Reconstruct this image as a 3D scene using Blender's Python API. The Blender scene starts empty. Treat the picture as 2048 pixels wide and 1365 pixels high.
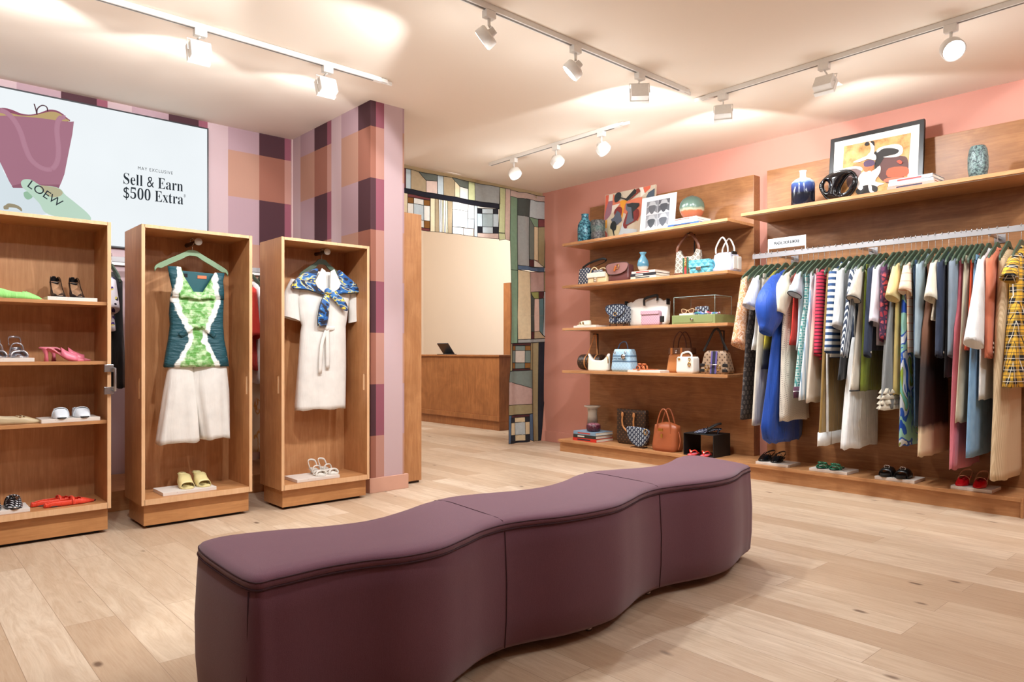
import bpy, bmesh, math, random
from mathutils import Vector, Matrix
PI = math.pi
sc = bpy.context.scene
C = sc.collection
RN = random.Random(11)

# ------------------------------------------------------------------ camera
F, HX, HY, CH = 1416.0, 1024.0, 704.0, 1.1           # focal length and horizon in pixels of the 2048x1365 frame, eye height
TH = math.atan2(1580.0, 1416.0)                      # heading: world X runs along the plaid wall, world Y along the pink wall
FW = Vector((math.cos(TH), math.sin(TH), 0)); RT = Vector((math.sin(TH), -math.cos(TH), 0))
cd = bpy.data.cameras.new('camera'); cam = bpy.data.objects.new('camera', cd); C.objects.link(cam)
cd.sensor_width = 36; cd.lens = F / 2048 * 36; cd.shift_y = (HY - 682.5) / 2048
cam.location = (0, 0, CH); cam.rotation_euler = (PI / 2, 0, TH - PI / 2); cd.clip_end = 60
sc.camera = cam
# ------------------------------------------------------------------ world, exposure
sc.view_settings.view_transform = 'Standard'; sc.view_settings.look = 'None'
sc.view_settings.exposure = -0.1; sc.view_settings.gamma = 1.0; sc.view_settings.use_curve_mapping = False
w = bpy.data.worlds.new('world'); sc.world = w; w.use_nodes = True
w.node_tree.nodes['Background'].inputs[0].default_value = (.95, .97, 1.0, 1)
w.node_tree.nodes['Background'].inputs[1].default_value = 0.35
sc.cycles.use_denoising = True
sc.cycles.max_bounces = 8; sc.cycles.transparent_max_bounces = 12; sc.cycles.diffuse_bounces = 5; sc.cycles.sample_clamp_indirect = 6

def spot(loc, aim, power, cone=70, blend=.35, col=(1, .9, .78), rad=.05):
    l = bpy.data.lights.new('spot_light', 'SPOT'); l.energy = power; l.spot_size = math.radians(cone); l.spot_blend = blend
    l.color = col; l.shadow_soft_size = rad
    o = bpy.data.objects.new('spot_light', l); C.objects.link(o); o.location = loc
    o.rotation_euler = (Vector(aim) - Vector(loc)).to_track_quat('-Z', 'Y').to_euler()
    return o
def point(loc, power, rad=.08, col=(1, .92, .83)):
    l = bpy.data.lights.new('point_light', 'POINT'); l.energy = power; l.shadow_soft_size = rad; l.color = col
    o = bpy.data.objects.new('point_light', l); C.objects.link(o); o.location = loc; return o
def area(loc, aim, power, sx, sy, col=(1, .93, .85)):
    l = bpy.data.lights.new('area_light', 'AREA'); l.shape = 'RECTANGLE'; l.size = sx; l.size_y = sy; l.energy = power; l.color = col
    o = bpy.data.objects.new('area_light', l); C.objects.link(o); o.location = loc
    o.rotation_euler = (Vector(aim) - Vector(loc)).to_track_quat('-Z', 'Y').to_euler(); return o
# lamps on the tracks: (lamp position, aim point, watts, cone)
WARM = (.93, .97, 1)
LAMPS = [   # (mount on the track, aim, watts, cone, kind of head)
    ((1.437, 4.40), (1.45, 5.6, 2.55), 27, 112, 'box'), ((2.265, 4.40), (2.3, 5.6, 2.45), 23, 112, 'box'),
    ((2.577, 3.07), (1.7, 4.6, 1.7), 110, 114, 'disc'), ((3.281, 3.06), (2.2, 4.4, 1.3), 72, 92, 'disc'), ((3.93, 3.06), (5.4, 4.5, 2.2), 75, 112, 'box'),
    ((4.715, 2.893), (5.95, 3.6, 2.05), 75, 118, 'box'), ((4.715, 2.133), (5.9, 2.2, 2.05), 75, 118, 'box'), ((4.715, 1.382), (3.2, .1, 1.2), 26, 80, 'disc'),
    ((4.725, 5.245), (5.0, 3.4, .4), 45, 100, 'disc'), ((4.725, 4.655), (5.1, 2.9, .6), 55, 108, 'disc'), ((4.725, 4.097), (5.3, 2.3, .8), 60, 110, 'disc'),
]
def lamp_place(mx, my, aim):          # head hangs .17 under the ceiling and looks at its aim
    a = Vector((mx, my, 2.895)); d = (Vector(aim) - a).normalized(); return a, d
for (mx, my), aim, pw, cn, kd in LAMPS:
    a, d = lamp_place(mx, my, aim); spot(a + d * .075, a + d, pw, cn, .12, WARM, .045)
# lamps of tracks running on outside the frame, plus spots added as fill
for lp, aim, pw, cn in [((.6, 4.4, 2.9), (.6, 5.6, 2.5), 34, 112), ((-.3, 4.4, 2.9), (-.3, 5.6, 2.5), 30, 112), ((1.5, 3.05, 2.88), (.7, 4.7, 1.5), 110, 112), ((.5, 3.05, 2.88), (.2, 4.7, 1.5), 90, 112),
                        ((4.7, .5, 2.88), (5.9, .4, 1.9), 75, 115), ((4.7, -.4, 2.88), (5.9, -.2, 1.9), 50, 115), ((4.0, .2, 2.88), (4.3, 1.6, .4), 75, 120), ((.5, 1.6, 2.88), (.4, 2.9, .2), 45, 110), ((3.9, 4.9, 2.88), (4.2, 5.6, 0), 80, 100),
                        ((4.35, 3.06, 2.88), (4.2, 1.7, 0), 110, 95), ((1.05, 3.06, 2.88), (.9, 2.7, 0), 80, 90), ((2.1, 3.06, 2.88), (2.05, 2.3, .5), 110, 62), ((3.3, 3.06, 2.88), (3.15, 2.3, .5), 80, 62), ((3.7, 3.06, 2.88), (4.3, 3.7, 0), 55, 95), ((4.715, .75, 2.88), (3.9, .5, 0), 50, 90)]:  # added spots without lamp heads, brighten floor and bench top
    spot(lp, aim, pw, cn, .12, WARM)
# added fill points, mostly near the lamp heads, to brighten the ceiling
for x, y in [(1.44, 4.55), (2.26, 4.55), (.6, 4.5), (2.57, 3.2), (3.28, 3.2), (3.93, 3.2), (1.5, 3.0), (4.85, 2.9), (4.85, 2.1), (4.85, 1.4), (4.85, .5), (4.6, 5.2), (4.85, 4.65), (4.85, 4.1), (3.6, .9), (1.2, 2.5)]:
    point((x, y, 2.60), 4.2, .12, WARM)
# back room behind the curtain
for lp, aim, pw, cn in [((5.2, 7.6, 2.95), (8.4, 9.2, 1.6), 260, 130), ((6.0, 9.2, 2.95), (8.4, 10.4, 1.6), 260, 130), ((4.3, 7.9, 2.95), (4.6, 7.4, 0), 110, 120)]: spot(lp, aim, pw, cn, .3, WARM)
point((4.83, 6.48, 2.58), 24, .05, WARM); point((4.1, 6.9, 2.7), 14, .1, WARM)

# ------------------------------------------------------------------ pixel -> place helpers
def ray(px, py):
    d = FW + RT * ((px - HX) / F); return Vector((d.x, d.y, (HY - py) / F))
EYE = Vector((0, 0, CH))
def atX(px, py, X): d = ray(px, py); return EYE + d * (X / d.x)
def atY(px, py, Y): d = ray(px, py); return EYE + d * (Y / d.y)
def atZ(px, py, Z): d = ray(px, py); return EYE + d * ((Z - CH) / d.z)

# ------------------------------------------------------------------ materials
def lin(c):
    if len(c) == 4: return c
    return tuple((x / 12.92 if x <= .04045 else ((x + .055) / 1.055) ** 2.4) for x in [v / 255 for v in c]) + (1,)
MATS = {}
class N:
    def __init__(s, name):
        s.m = bpy.data.materials.new(name); s.m.use_nodes = True; s.t = s.m.node_tree; s.b = s.t.nodes['Principled BSDF']; MATS[name] = s.m
        s._co = None
    def n(s, typ, **k):
        x = s.t.nodes.new(typ)
        for a, v in k.items(): setattr(x, a, v)
        return x
    def put(s, sock, v):
        if isinstance(v, bpy.types.NodeSocket): s.t.links.new(v, sock)
        elif v is not None:
            if isinstance(v, (tuple, list)) and sock.type == 'RGBA': v = lin(v)
            sock.default_value = v
    def co(s, which='Object'):
        if not s._co: s._co = s.n('ShaderNodeTexCoord')
        return s._co.outputs[which]
    def pos(s): return s.n('ShaderNodeNewGeometry').outputs['Position']
    def math(s, op, a, b=None, c=None):
        x = s.n('ShaderNodeMath', operation=op)
        for i, v in enumerate((a, b, c)):
            if v is not None: s.put(x.inputs[i], v)
        return x.outputs[0]
    def sep(s, v): x = s.n('ShaderNodeSeparateXYZ'); s.put(x.inputs[0], v); return x.outputs
    def comb(s, a, b, c=0.):
        x = s.n('ShaderNodeCombineXYZ')
        for i, v in enumerate((a, b, c)): s.put(x.inputs[i], v)
        return x.outputs[0]
    def mp(s, v, scale=(1, 1, 1), rot=(0, 0, 0), loc=(0, 0, 0)):
        x = s.n('ShaderNodeMapping'); s.put(x.inputs[0], v); x.inputs['Scale'].default_value = scale; x.inputs['Rotation'].default_value = rot; x.inputs['Location'].default_value = loc
        return x.outputs[0]
    def mix(s, f, a, b, mode='MIX'):
        x = s.n('ShaderNodeMix', data_type='RGBA', blend_type=mode); s.put(x.inputs[0], f); s.put(x.inputs[6], a); s.put(x.inputs[7], b); return x.outputs[2]
    def noise(s, v, scale=5., detail=3., rough=.5, dist=0.):
        x = s.n('ShaderNodeTexNoise'); s.put(x.inputs['Vector'], v); x.inputs['Scale'].default_value = scale; x.inputs['Detail'].default_value = detail
        x.inputs['Roughness'].default_value = rough; x.inputs['Distortion'].default_value = dist; return x.outputs[0]
    def voro(s, v, scale=5., feature='F1', out='Distance', rnd=1.):
        x = s.n('ShaderNodeTexVoronoi', feature=feature); s.put(x.inputs['Vector'], v); x.inputs['Scale'].default_value = scale; x.inputs['Randomness'].default_value = rnd
        return x.outputs[out]
    def ramp(s, f, stops, const=False):
        x = s.n('ShaderNodeValToRGB'); s.put(x.inputs[0], f); r = x.color_ramp
        if const: r.interpolation = 'CONSTANT'
        while len(r.elements) < len(stops): r.elements.new(1)
        for e, (p, c) in zip(r.elements, stops): e.position = p; e.color = lin(c) if not isinstance(c, (int, float)) else (c, c, c, 1)
        return x.outputs[0]
    def out(s, col, rough=.5, metal=0., bump=None, bs=.2, bd=.01, **k):
        s.put(s.b.inputs['Base Color'], col); s.put(s.b.inputs['Roughness'], rough); s.put(s.b.inputs['Metallic'], metal)
        for a, v in k.items(): s.put(s.b.inputs[a.replace('_', ' ')], v)
        if bump is not None:
            x = s.n('ShaderNodeBump'); x.inputs['Strength'].default_value = bs; x.inputs['Distance'].default_value = bd; s.put(x.inputs['Height'], bump)
            s.t.links.new(x.outputs[0], s.b.inputs['Normal'])
        return s.m
def P(name, col, rough=.5, metal=0., grain=0., gs=60., var=.04, **k):
    """plain material with a slight procedural variation"""
    if name in MATS: return MATS[name]
    n = N(name); nz = n.noise(n.co(), gs, 4., .6)
    d = tuple(max(0, v * (1 - var)) for v in col)
    return n.out(n.mix(nz, d, tuple(min(255, v * (1 + var * .5)) for v in col)), rough, metal, bump=nz if grain else None, bs=grain or .1, bd=.003, **k)
def cloth(name, col, rough=.85, weave=500., col2=None, folds=.4, sheen=.15):
    if name in MATS: return MATS[name]
    n = N(name); v = n.co(); nz = n.noise(v, 12., 3.); wv = n.noise(v, weave, 2.)
    base = n.mix(nz, tuple(x * .9 for x in col), col2 or tuple(min(255, x * 1.04) for x in col))
    fold = n.noise(n.mp(v, (16, 16, 2.2)), 1.6, 3., .55, .6); b1 = n.n('ShaderNodeBump'); b1.inputs['Strength'].default_value = folds; b1.inputs['Distance'].default_value = .03; n.put(b1.inputs['Height'], fold)
    m = n.out(base, rough, 0, bump=wv, bs=.25, bd=.002, Sheen_Weight=sheen); n.t.links.new(b1.outputs[0], n.b.inputs['Normal'].links[0].from_node.inputs['Normal']); return m
def stripes(name, axis, cols, period, rough=.85, stops=None, wob=0.):
    """bands of cols along local axis, one set per period"""
    if name in MATS: return MATS[name]
    n = N(name); v = n.co(); x = n.sep(v)[axis]
    if wob: x = n.math('ADD', x, n.math('MULTIPLY', n.noise(v, 6.), wob))
    f = n.math('FRACT', n.math('DIVIDE', n.math('ADD', x, 40.), period))
    st = stops or [i / len(cols) for i in range(len(cols))]
    return n.out(n.ramp(f, list(zip(st, cols)), True), rough, 0, bump=n.noise(v, 400., 2.), bs=.2, bd=.002)
def lattice(name, c1, c2, size=.02, rough=.6, th=.5, rot=PI / 4, c3=None):
    """diamond lattice print"""
    if name in MATS: return MATS[name]
    n = N(name); v = n.co(); xs = n.sep(v)
    u = n.math('ADD', xs[0], xs[1]); q = n.mp(n.comb(u, xs[2]), (1 / size, 1 / size, 1), (0, 0, rot)); s = n.sep(q)
    a = n.math('ABSOLUTE', n.math('SUBTRACT', n.math('FRACT', s[0]), .5)); b = n.math('ABSOLUTE', n.math('SUBTRACT', n.math('FRACT', s[1]), .5))
    m = n.math('LESS_THAN', n.math('MAXIMUM', a, b), th * .5)
    col = n.mix(m, c1, c2)
    if c3: col = n.mix(n.math('LESS_THAN', n.math('MAXIMUM', a, b), th * .22), col, c3)
    return n.out(col, rough, 0, bump=n.noise(v, 300.), bs=.15, bd=.002)
def jacquard(name, c1, c2, sx=.018, sz=.03, ang=.5, rough=.6):
    """rows of slanted oval marks"""
    if name in MATS: return MATS[name]
    n = N(name); v = n.co(); xs = n.sep(v); u = n.math('ADD', xs[0], xs[1])
    q = n.sep(n.mp(n.comb(u, xs[2]), (1 / sx, 1 / sz, 1), (0, 0, ang)))
    row = n.math('FLOOR', q[1]); a = n.math('SUBTRACT', n.math('FRACT', n.math('ADD', q[0], n.math('MULTIPLY', row, .5))), .5); b = n.math('SUBTRACT', n.math('FRACT', q[1]), .5)
    r = n.math('SQRT', n.math('ADD', n.math('MULTIPLY', n.math('MULTIPLY', a, a), 2.2), n.math('MULTIPLY', b, b)))
    m = n.math('MULTIPLY', n.math('LESS_THAN', r, .40), n.math('GREATER_THAN', r, .14))
    return n.out(n.mix(m, c1, c2), rough, 0, bump=n.noise(v, 300.), bs=.2, bd=.002)
def wood(name, light, dark, axis=2, rough=.42, sc_=1.0):
    """veneered ply: blotchy birch stain with fine grain along axis (world space)"""
    if name in MATS: return MATS[name]
    n = N(name); v = n.pos(); st = [9., 9., 9.]; st[axis] = .8
    g = n.noise(n.mp(v, tuple(x * sc_ for x in st)), 4., 5., .6, 1.2)
    st2 = [60., 60., 60.]; st2[axis] = 2.5
    g2 = n.noise(n.mp(v, tuple(st2)), 3., 3., .6); bl = n.noise(v, 3.2, 4., .6, 1.0)
    f = n.math('ADD', n.math('MULTIPLY', g, .45), n.math('ADD', n.math('MULTIPLY', bl, .4), n.math('MULTIPLY', g2, .15)))
    col = n.ramp(f, [(.32, dark), (.5, tuple((a + b) / 2 for a, b in zip(light, dark))), (.66, light)])
    return n.out(col, rough, 0, bump=g2, bs=.06, bd=.002, Specular_IOR_Level=.4)

# ------------------------------------------------------------------ mesh builder
class MB:
    def __init__(s): s.v = []; s.f = []; s.m = []; s.s = []
    def add(s, vs, fs, mi=0, sm=False):
        o = len(s.v); s.v += [tuple(v) for v in vs]; s.f += [tuple(i + o for i in f) for f in fs]; s.m += [mi] * len(fs); s.s += [sm] * len(fs); return s
    def box(s, x0, y0, z0, x1, y1, z1, mi=0, M=None):
        vs = [Vector((x, y, z)) for x in (x0, x1) for y in (y0, y1) for z in (z0, z1)]
        if M: vs = [M @ v for v in vs]
        return s.add(vs, [(0, 1, 3, 2), (4, 6, 7, 5), (0, 4, 5, 1), (2, 3, 7, 6), (0, 2, 6, 4), (1, 5, 7, 3)], mi)
    def loft(s, rings, mi=0, sm=True, cap=(1, 1), closed=True):
        n = len(rings[0]); vs = [p for r in rings for p in r]; fs = []
        for i in range(len(rings) - 1):
            for j in range(n if closed else n - 1):
                k = (j + 1) % n; fs.append((i * n + j, i * n + k, (i + 1) * n + k, (i + 1) * n + j))
        if cap[0]: fs.append(tuple(range(n))[::-1])
        if cap[1]: fs.append(tuple(range((len(rings) - 1) * n, len(rings) * n)))
        return s.add(vs, fs, mi, sm)
    def tube(s, pts, r, n=8, mi=0, flat=None, closed=False, up=None, cap=True):
        """tube through pts; r a number or a list; flat = ratio of the second radius"""
        pts = [Vector(p) for p in pts]; L = len(pts); rings = []; prev = None
        for i, p in enumerate(pts):
            a = pts[i - 1] if (i > 0 or closed) else p; b = pts[(i + 1) % L] if (i < L - 1 or closed) else p
            t = (b - a).normalized() if (b - a).length > 1e-9 else Vector((0, 0, 1))
            if up is not None: u = Vector(up); u = (u - t * u.dot(t))
            elif prev is None: u = Vector((0, 0, 1)) if abs(t.z) < .9 else Vector((1, 0, 0)); u = u - t * u.dot(t)
            else: u = prev - t * prev.dot(t)
            if u.length < 1e-6: u = t.orthogonal()
            u.normalize(); prev = u; w_ = t.cross(u); rr = r[i] if isinstance(r, (list, tuple)) else r; q = rr * (flat if flat else 1)
            rings.append([p + u * (rr * math.cos(2 * PI * k / n)) + w_ * (q * math.sin(2 * PI * k / n)) for k in range(n)])
        if closed: rings.append(rings[0])
        return s.loft(rings, mi, True, (cap and not closed, cap and not closed))
    def lathe(s, prof, n=28, mi=0, c=(0, 0, 0), mif=None):
        rings = [[(c[0] + r * math.cos(2 * PI * k / n), c[1] + r * math.sin(2 * PI * k / n), c[2] + z) for k in range(n)] for r, z in prof]
        if mif is None: return s.loft(rings, mi, True, (1, 1))
        for i in range(len(rings) - 1): s.loft(rings[i:i + 2], mif(i), True, (i == 0, i == len(rings) - 2))
        return s
    def ball(s, c, r, n=12, mi=0, sz=(1, 1, 1)):
        prof = [(max(1e-4, math.sin(PI * i / (n // 2))) * r, -math.cos(PI * i / (n // 2)) * r) for i in range(n // 2 + 1)]
        rings = [[(c[0] + a * sz[0] * math.cos(2 * PI * k / n), c[1] + a * sz[1] * math.sin(2 * PI * k / n), c[2] + z * sz[2]) for k in range(n)] for a, z in prof]
        return s.loft(rings, mi, True, (0, 0))
    def prism(s, pts, a, b, axis=1, mi=0, sm=False):
        """2D outline extruded along axis from a to b; outline is (x,z) for axis 1, (y,z) for axis 0, (x,y) for axis 2"""
        def q(p, t): return {1: (p[0], t, p[1]), 0: (t, p[0], p[1]), 2: (p[0], p[1], t)}[axis]
        n = len(pts); vs = [q(p, a) for p in pts] + [q(p, b) for p in pts]
        s.add(vs, [tuple(range(n)), tuple(range(n, 2 * n))[::-1]], mi)
        return s.add(vs, [(i, (i + 1) % n, n + (i + 1) % n, n + i) for i in range(n)], mi, sm)
    def face(s, pts, mi=0): return s.add(pts, [tuple(range(len(pts)))], mi)
    def build(s, name, mats, parent=None, bevel=0, sub=0, solid=0, seg=2):
        me = bpy.data.meshes.new(name); me.from_pydata(s.v, [], s.f)
        if not isinstance(mats, (list, tuple)): mats = [mats]
        for m in mats: me.materials.append(m)
        me.polygons.foreach_set('material_index', s.m); me.polygons.foreach_set('use_smooth', s.s)
        bm = bmesh.new(); bm.from_mesh(me); bmesh.ops.remove_doubles(bm, verts=bm.verts, dist=1e-6); bmesh.ops.recalc_face_normals(bm, faces=bm.faces); bm.to_mesh(me); bm.free()
        o = bpy.data.objects.new(name, me); C.objects.link(o)
        if parent: o.parent = parent
        if bevel:
            b = o.modifiers.new('bevel', 'BEVEL'); b.width = bevel; b.segments = seg; b.limit_method = 'ANGLE'; b.angle_limit = .6
        if sub: x = o.modifiers.new('sub', 'SUBSURF'); x.levels = x.render_levels = sub
        if solid: x = o.modifiers.new('solid', 'SOLIDIFY'); x.thickness = solid
        return o
def smooth_path(pts, k=6, closed=False):
    P_ = [Vector(p) for p in pts]; out = []; n = len(P_)
    for i in range(n if closed else n - 1):
        g = lambda j: P_[j % n] if closed else P_[max(0, min(n - 1, j))]
        p0, p1, p2, p3 = g(i - 1), g(i), g(i + 1), g(i + 2)
        for t in range(k):
            t = t / k; out.append(.5 * ((2 * p1) + (p2 - p0) * t + (2 * p0 - 5 * p1 + 4 * p2 - p3) * t * t + (3 * p1 - p0 - 3 * p2 + p3) * t ** 3))
    if not closed: out.append(P_[-1])
    return out
def thing(name, label, cat, loc=(0, 0, 0), rz=0., group=None):
    o = bpy.data.objects.new(name, None); C.objects.link(o); o.location = loc; o.rotation_euler = (0, 0, rz); o.empty_display_size = .05
    return tag(o, label, cat, group)
def tag(o, label=None, cat=None, group=None, kind=None):
    if label: o['label'] = label
    if cat: o['category'] = cat
    if group: o['group'] = group
    if kind: o['kind'] = kind
    return o
def struct(name, mb, m, bevel=0): return tag(mb.build(name, m, bevel=bevel), kind='structure')
def part(t, name, mb, m, **k): return mb.build(name, m, t, **k)
def text(parent, name, body, size, m, M, sx=1., ext=.0005, spacing=1., align='CENTER', offset=0.):
    """lettering turned to mesh, M places it"""
    cu = bpy.data.curves.new(name, 'FONT'); cu.body = body; cu.size = size; cu.extrude = ext; cu.align_x = align; cu.space_character = spacing; cu.offset = offset; cu.resolution_u = 6
    o = bpy.data.objects.new(name, cu); C.objects.link(o)
    dg = bpy.context.evaluated_depsgraph_get(); me = bpy.data.meshes.new_from_object(o.evaluated_get(dg)); C.objects.unlink(o); bpy.data.objects.remove(o)
    me.transform(Matrix.Diagonal((sx, 1, 1, 1))); me.transform(M); me.materials.clear(); me.materials.append(m)
    q = bpy.data.objects.new(name, me); C.objects.link(q); q.parent = parent; return q
def frameM(o, ux, uz):
    """text plane: x axis ux, y axis uz"""
    ux, uz = Vector(ux).normalized(), Vector(uz).normalized(); n = ux.cross(uz)
    return Matrix.Translation(Vector(o)) @ Matrix((ux, uz, n)).transposed().to_4x4()
# ================================================================== THE ROOM
CZ = 3.06; LW = 6.23; RW = 6.13; CX0, CX1, CY = 2.855, 3.165, 4.835     # ceiling, plaid wall, pink wall, wall end
WOOD = wood('oak_stained', (200, 146, 98), (158, 104, 62), 2); WOODH = wood('oak_stained_flat', (204, 152, 104), (164, 112, 70), 1); WOODX = wood('oak_stained_long', (204, 150, 100), (164, 110, 68), 0)
WOODE = wood('birch_edge', (214, 165, 118), (190, 138, 92), 1, .45)
WOODD = wood('maple_panel', (204, 152, 106), (166, 112, 70), 2)
# floor: wide pale oak boards along Y
n = N('floor_oak'); p = n.pos(); s = n.sep(p)
bv = n.comb(s[1], s[0]); bk = n.n('ShaderNodeTexBrick'); n.put(bk.inputs['Vector'], bv); bk.offset = .37; bk.offset_frequency = 2; bk.squash = 1
for k, v in (('Scale', 1.), ('Mortar Size', .0012), ('Mortar Smooth', .2), ('Bias', 0.), ('Brick Width', 1.65), ('Row Height', .185)): bk.inputs[k].default_value = v
bk.inputs['Color1'].default_value = (0, 0, 0, 1); bk.inputs['Color2'].default_value = (1, 1, 1, 1); bk.inputs['Mortar'].default_value = (.5, .5, .5, 1)
tone = n.ramp(bk.outputs['Color'], [(0, (164, 134, 105)), (.35, (186, 161, 134)), (.7, (200, 179, 154)), (1, (214, 196, 174))])
off = n.math('MULTIPLY', n.sep(bk.outputs['Color'])[0], 37.)
gv = n.comb(n.math('MULTIPLY', s[0], 9.), n.math('ADD', n.math('MULTIPLY', s[1], 1.1), off), off)
g = n.noise(gv, 2.2, 6., .65, 1.6); g2 = n.noise(n.comb(n.math('MULTIPLY', s[0], 90.), n.math('MULTIPLY', s[1], 4.), off), 2., 3.)
col = n.mix(n.ramp(g, [(.35, 0.), (.62, .55)]), tone, (150, 116, 84)); col = n.mix(n.math('MULTIPLY', g2, .35), col, (228, 210, 188))
kv = n.voro(n.comb(n.math('MULTIPLY', s[0], 4.6), n.math('MULTIPLY', s[1], 2.2), 0.), 1., rnd=1.)
kn = n.ramp(n.math('ADD', kv, n.math('MULTIPLY', n.noise(p, 28.), .05)), [(.06, .9), (.11, 0.)])
col = n.mix(kn, col, (78, 52, 36))
bl = n.noise(p, 1.1, 2.); col = n.mix(n.math('MULTIPLY', bl, .25), col, (204, 172, 142))
col = n.mix(n.math('MULTIPLY', bk.outputs['Fac'], .55), col, (110, 80, 56))
FLOOR = n.out(col, .42, 0, bump=n.math('SUBTRACT', g2, n.math('MULTIPLY', bk.outputs['Fac'], 2.)), bs=.08, bd=.002, Specular_IOR_Level=.35)
struct('floor', MB().box(-3, -3, -.1, 9.5, 12.5, 0), FLOOR)
CEIL = P('ceiling_paint', (240, 229, 214), .9, gs=2., var=.008)
struct('ceiling', MB().box(-3, -3, CZ, 9.5, 6.40, CZ + .1), CEIL)
struct('ceiling_back', MB().box(2.8, 6.40, 3.8, 9.5, 12.5, 3.9), CEIL)
struct('wall_above', MB().box(-3, 6.38, CZ + .1, 9.5, 6.40, 3.8), CEIL)
# plaid wallpaper
n = N('plaid_wallpaper'); s = n.sep(n.pos())
onret = n.math('GREATER_THAN', s[0], CX0 - .004); front = n.math('LESS_THAN', s[1], CY + .004)
u_ret = n.math('ADD', n.math('SUBTRACT', LW, s[1]), CX0 + .001); u_fr = n.math('ADD', s[0], LW - CY)
side = n.math('MULTIPLY', onret, n.math('SUBTRACT', 1., front))
u = n.math('ADD', n.math('MULTIPLY', s[0], n.math('SUBTRACT', 1., onret)), n.math('ADD', n.math('MULTIPLY', u_ret, side), n.math('MULTIPLY', u_fr, n.math('MULTIPLY', onret, front))))
fu = n.math('FRACT', n.math('DIVIDE', n.math('ADD', u, 7.585 - 1.339), .7585))
A = n.ramp(fu, [(0, (188, 162, 164)), (.224, (168, 138, 144)), (.588, (70, 36, 43)), (.899, (140, 78, 92))], True)
B = n.ramp(fu, [(0, (188, 162, 164)), (.224, (174, 130, 110)), (.588, (146, 92, 74)), (.899, (178, 130, 116))], True)
fz = n.math('FRACT', n.math('DIVIDE', n.math('ADD', s[2], -.04), .806)); isO = n.math('LESS_THAN', fz, .5)
fine = n.math('MULTIPLY', n.math('SINE', n.math('MULTIPLY', u, 900.)), .5)
PLAID = n.out(n.mix(isO, A, B), .85, 0, bump=fine, bs=.06, bd=.001)
struct('wall_left', MB().box(-3, LW, 0, CX0 + .1, LW + .12, CZ), PLAID)
struct('wall_return', MB().box(CX0, CY, 0, CX1, LW + .12, CZ), PLAID)
PINK = P('pink_plaster', (204, 143, 126), .85, grain=.05, gs=25., var=.01)
struct('wall_right', MB().box(RW, -3, 0, RW + .12, 6.42, CZ), PINK)
CREAM = P('cream_paint', (230, 212, 190), .9, gs=2., var=.01)
struct('wall_back', MB().box(8.6, 6.3, 0, 8.72, 12.5, 3.8), CREAM)
struct('wall_far', MB().box(2.0, 12.4, 0, 8.72, 12.5, 3.8), CREAM)
struct('wall_side', MB().box(CX1 - .3, LW + .12, 0, CX1 - .18, 12.5, 3.8), CREAM)
struct('wall_rear', MB().box(-3.1, -3.1, 0, 9.5, -3, CZ), P('rear_wall_paint', (190, 160, 140), .9, gs=2.))
struct('wall_end', MB().box(-3.1, -3, 0, -3, LW + .1, CZ), P('end_wall_paint', (190, 160, 140), .9, gs=2.))
BASE = P('taupe_skirting', (206, 158, 136), .6, gs=8.)
m = MB(); m.box(CX0 - .016, CY - .018, 0, CX1 + .03, CY, .115); m.box(CX0 - .016, CY, 0, CX0, LW, .115); m.box(CX1, CY, 0, CX1 + .03, CY + .02, .115)
struct('baseboard_left', m, BASE, .002)
struct('baseboard_right', MB().box(RW - .014, 5.45, 0, RW, 6.42, .13), PINK, .002)
BEAM = P('olive_header', (170, 146, 108), .8, gs=6.)
struct('trim_1', MB().box(CX1, 6.27, 2.985, RW + .6, 6.40, CZ), BEAM)
# white metal strip in the corner of the plaid wall
struct('trim_2', MB().box(CX0 - .012, LW - .014, .12, CX0, LW, CZ), P('corner_bead', (206, 176, 172), .5))
# tall wooden slab beside the wall end
t = thing('wood_panel', 'tall plain wooden slab standing against the plaid wall end at the opening', 'panel', (CX1 + .125, 4.95, 0))
part(t, 'panel', MB().box(-.122, 0, .02, .123, .5, 2.255), WOOD, bevel=.003)
part(t, 'toe_kick', MB().box(-.11, .02, 0, .11, .48, .02), P('dark_toe', (60, 40, 28), .7))
# ------------------------------------------------------------------ counter behind the curtain
t = thing('counter', 'long low brown wooden counter behind the patchwork curtain', 'counter', (6.4, 7.41, 0))
DW = wood('counter_wood', (172, 112, 66), (124, 76, 42), 2, .35)
part(t, 'body', MB().box(.02, .02, .13, .68, 3.6, 1.03), DW, bevel=.003)
part(t, 'worktop', MB().box(0, 0, 1.03, .7, 3.62, 1.055), DW, bevel=.003)
part(t, 'lower_rail', MB().box(.0, .0, .13, .02, 3.62, .20), DW, bevel=.003)
part(t, 'plinth', MB().box(.03, .03, 0, .66, 3.6, .13), DW)
q = atX(945, 708, 6.62)
t = thing('tablet', 'dark tablet propped on a folding stand on the counter top', 'tablet', (6.62, 6.62 * ray(893, 700).y / ray(893, 700).x, 1.055), -PI / 2)
DK = P('black_plastic', (34, 36, 40), .35)
M = Matrix.Rotation(math.radians(-42), 4, 'X')
part(t, 'screen', MB().box(-.14, -.008, .0, .14, .008, .21, M=Matrix.Translation((0, .05, .01)) @ Matrix.Rotation(math.radians(38), 4, 'X') ), DK, bevel=.004)
part(t, 'stand', MB().box(-.13, -.09, 0, .13, .10, .012), P('tablet_metal', (110, 110, 112), .3, .8), bevel=.003)
t = tag(MB().box(8.02, 9.0, 0, 8.5, 9.17, 2.28).build('storage_cabinet', DW, bevel=.004), 'tall brown wooden cabinet edge standing behind the counter beside the curtain', 'cabinet')
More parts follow.
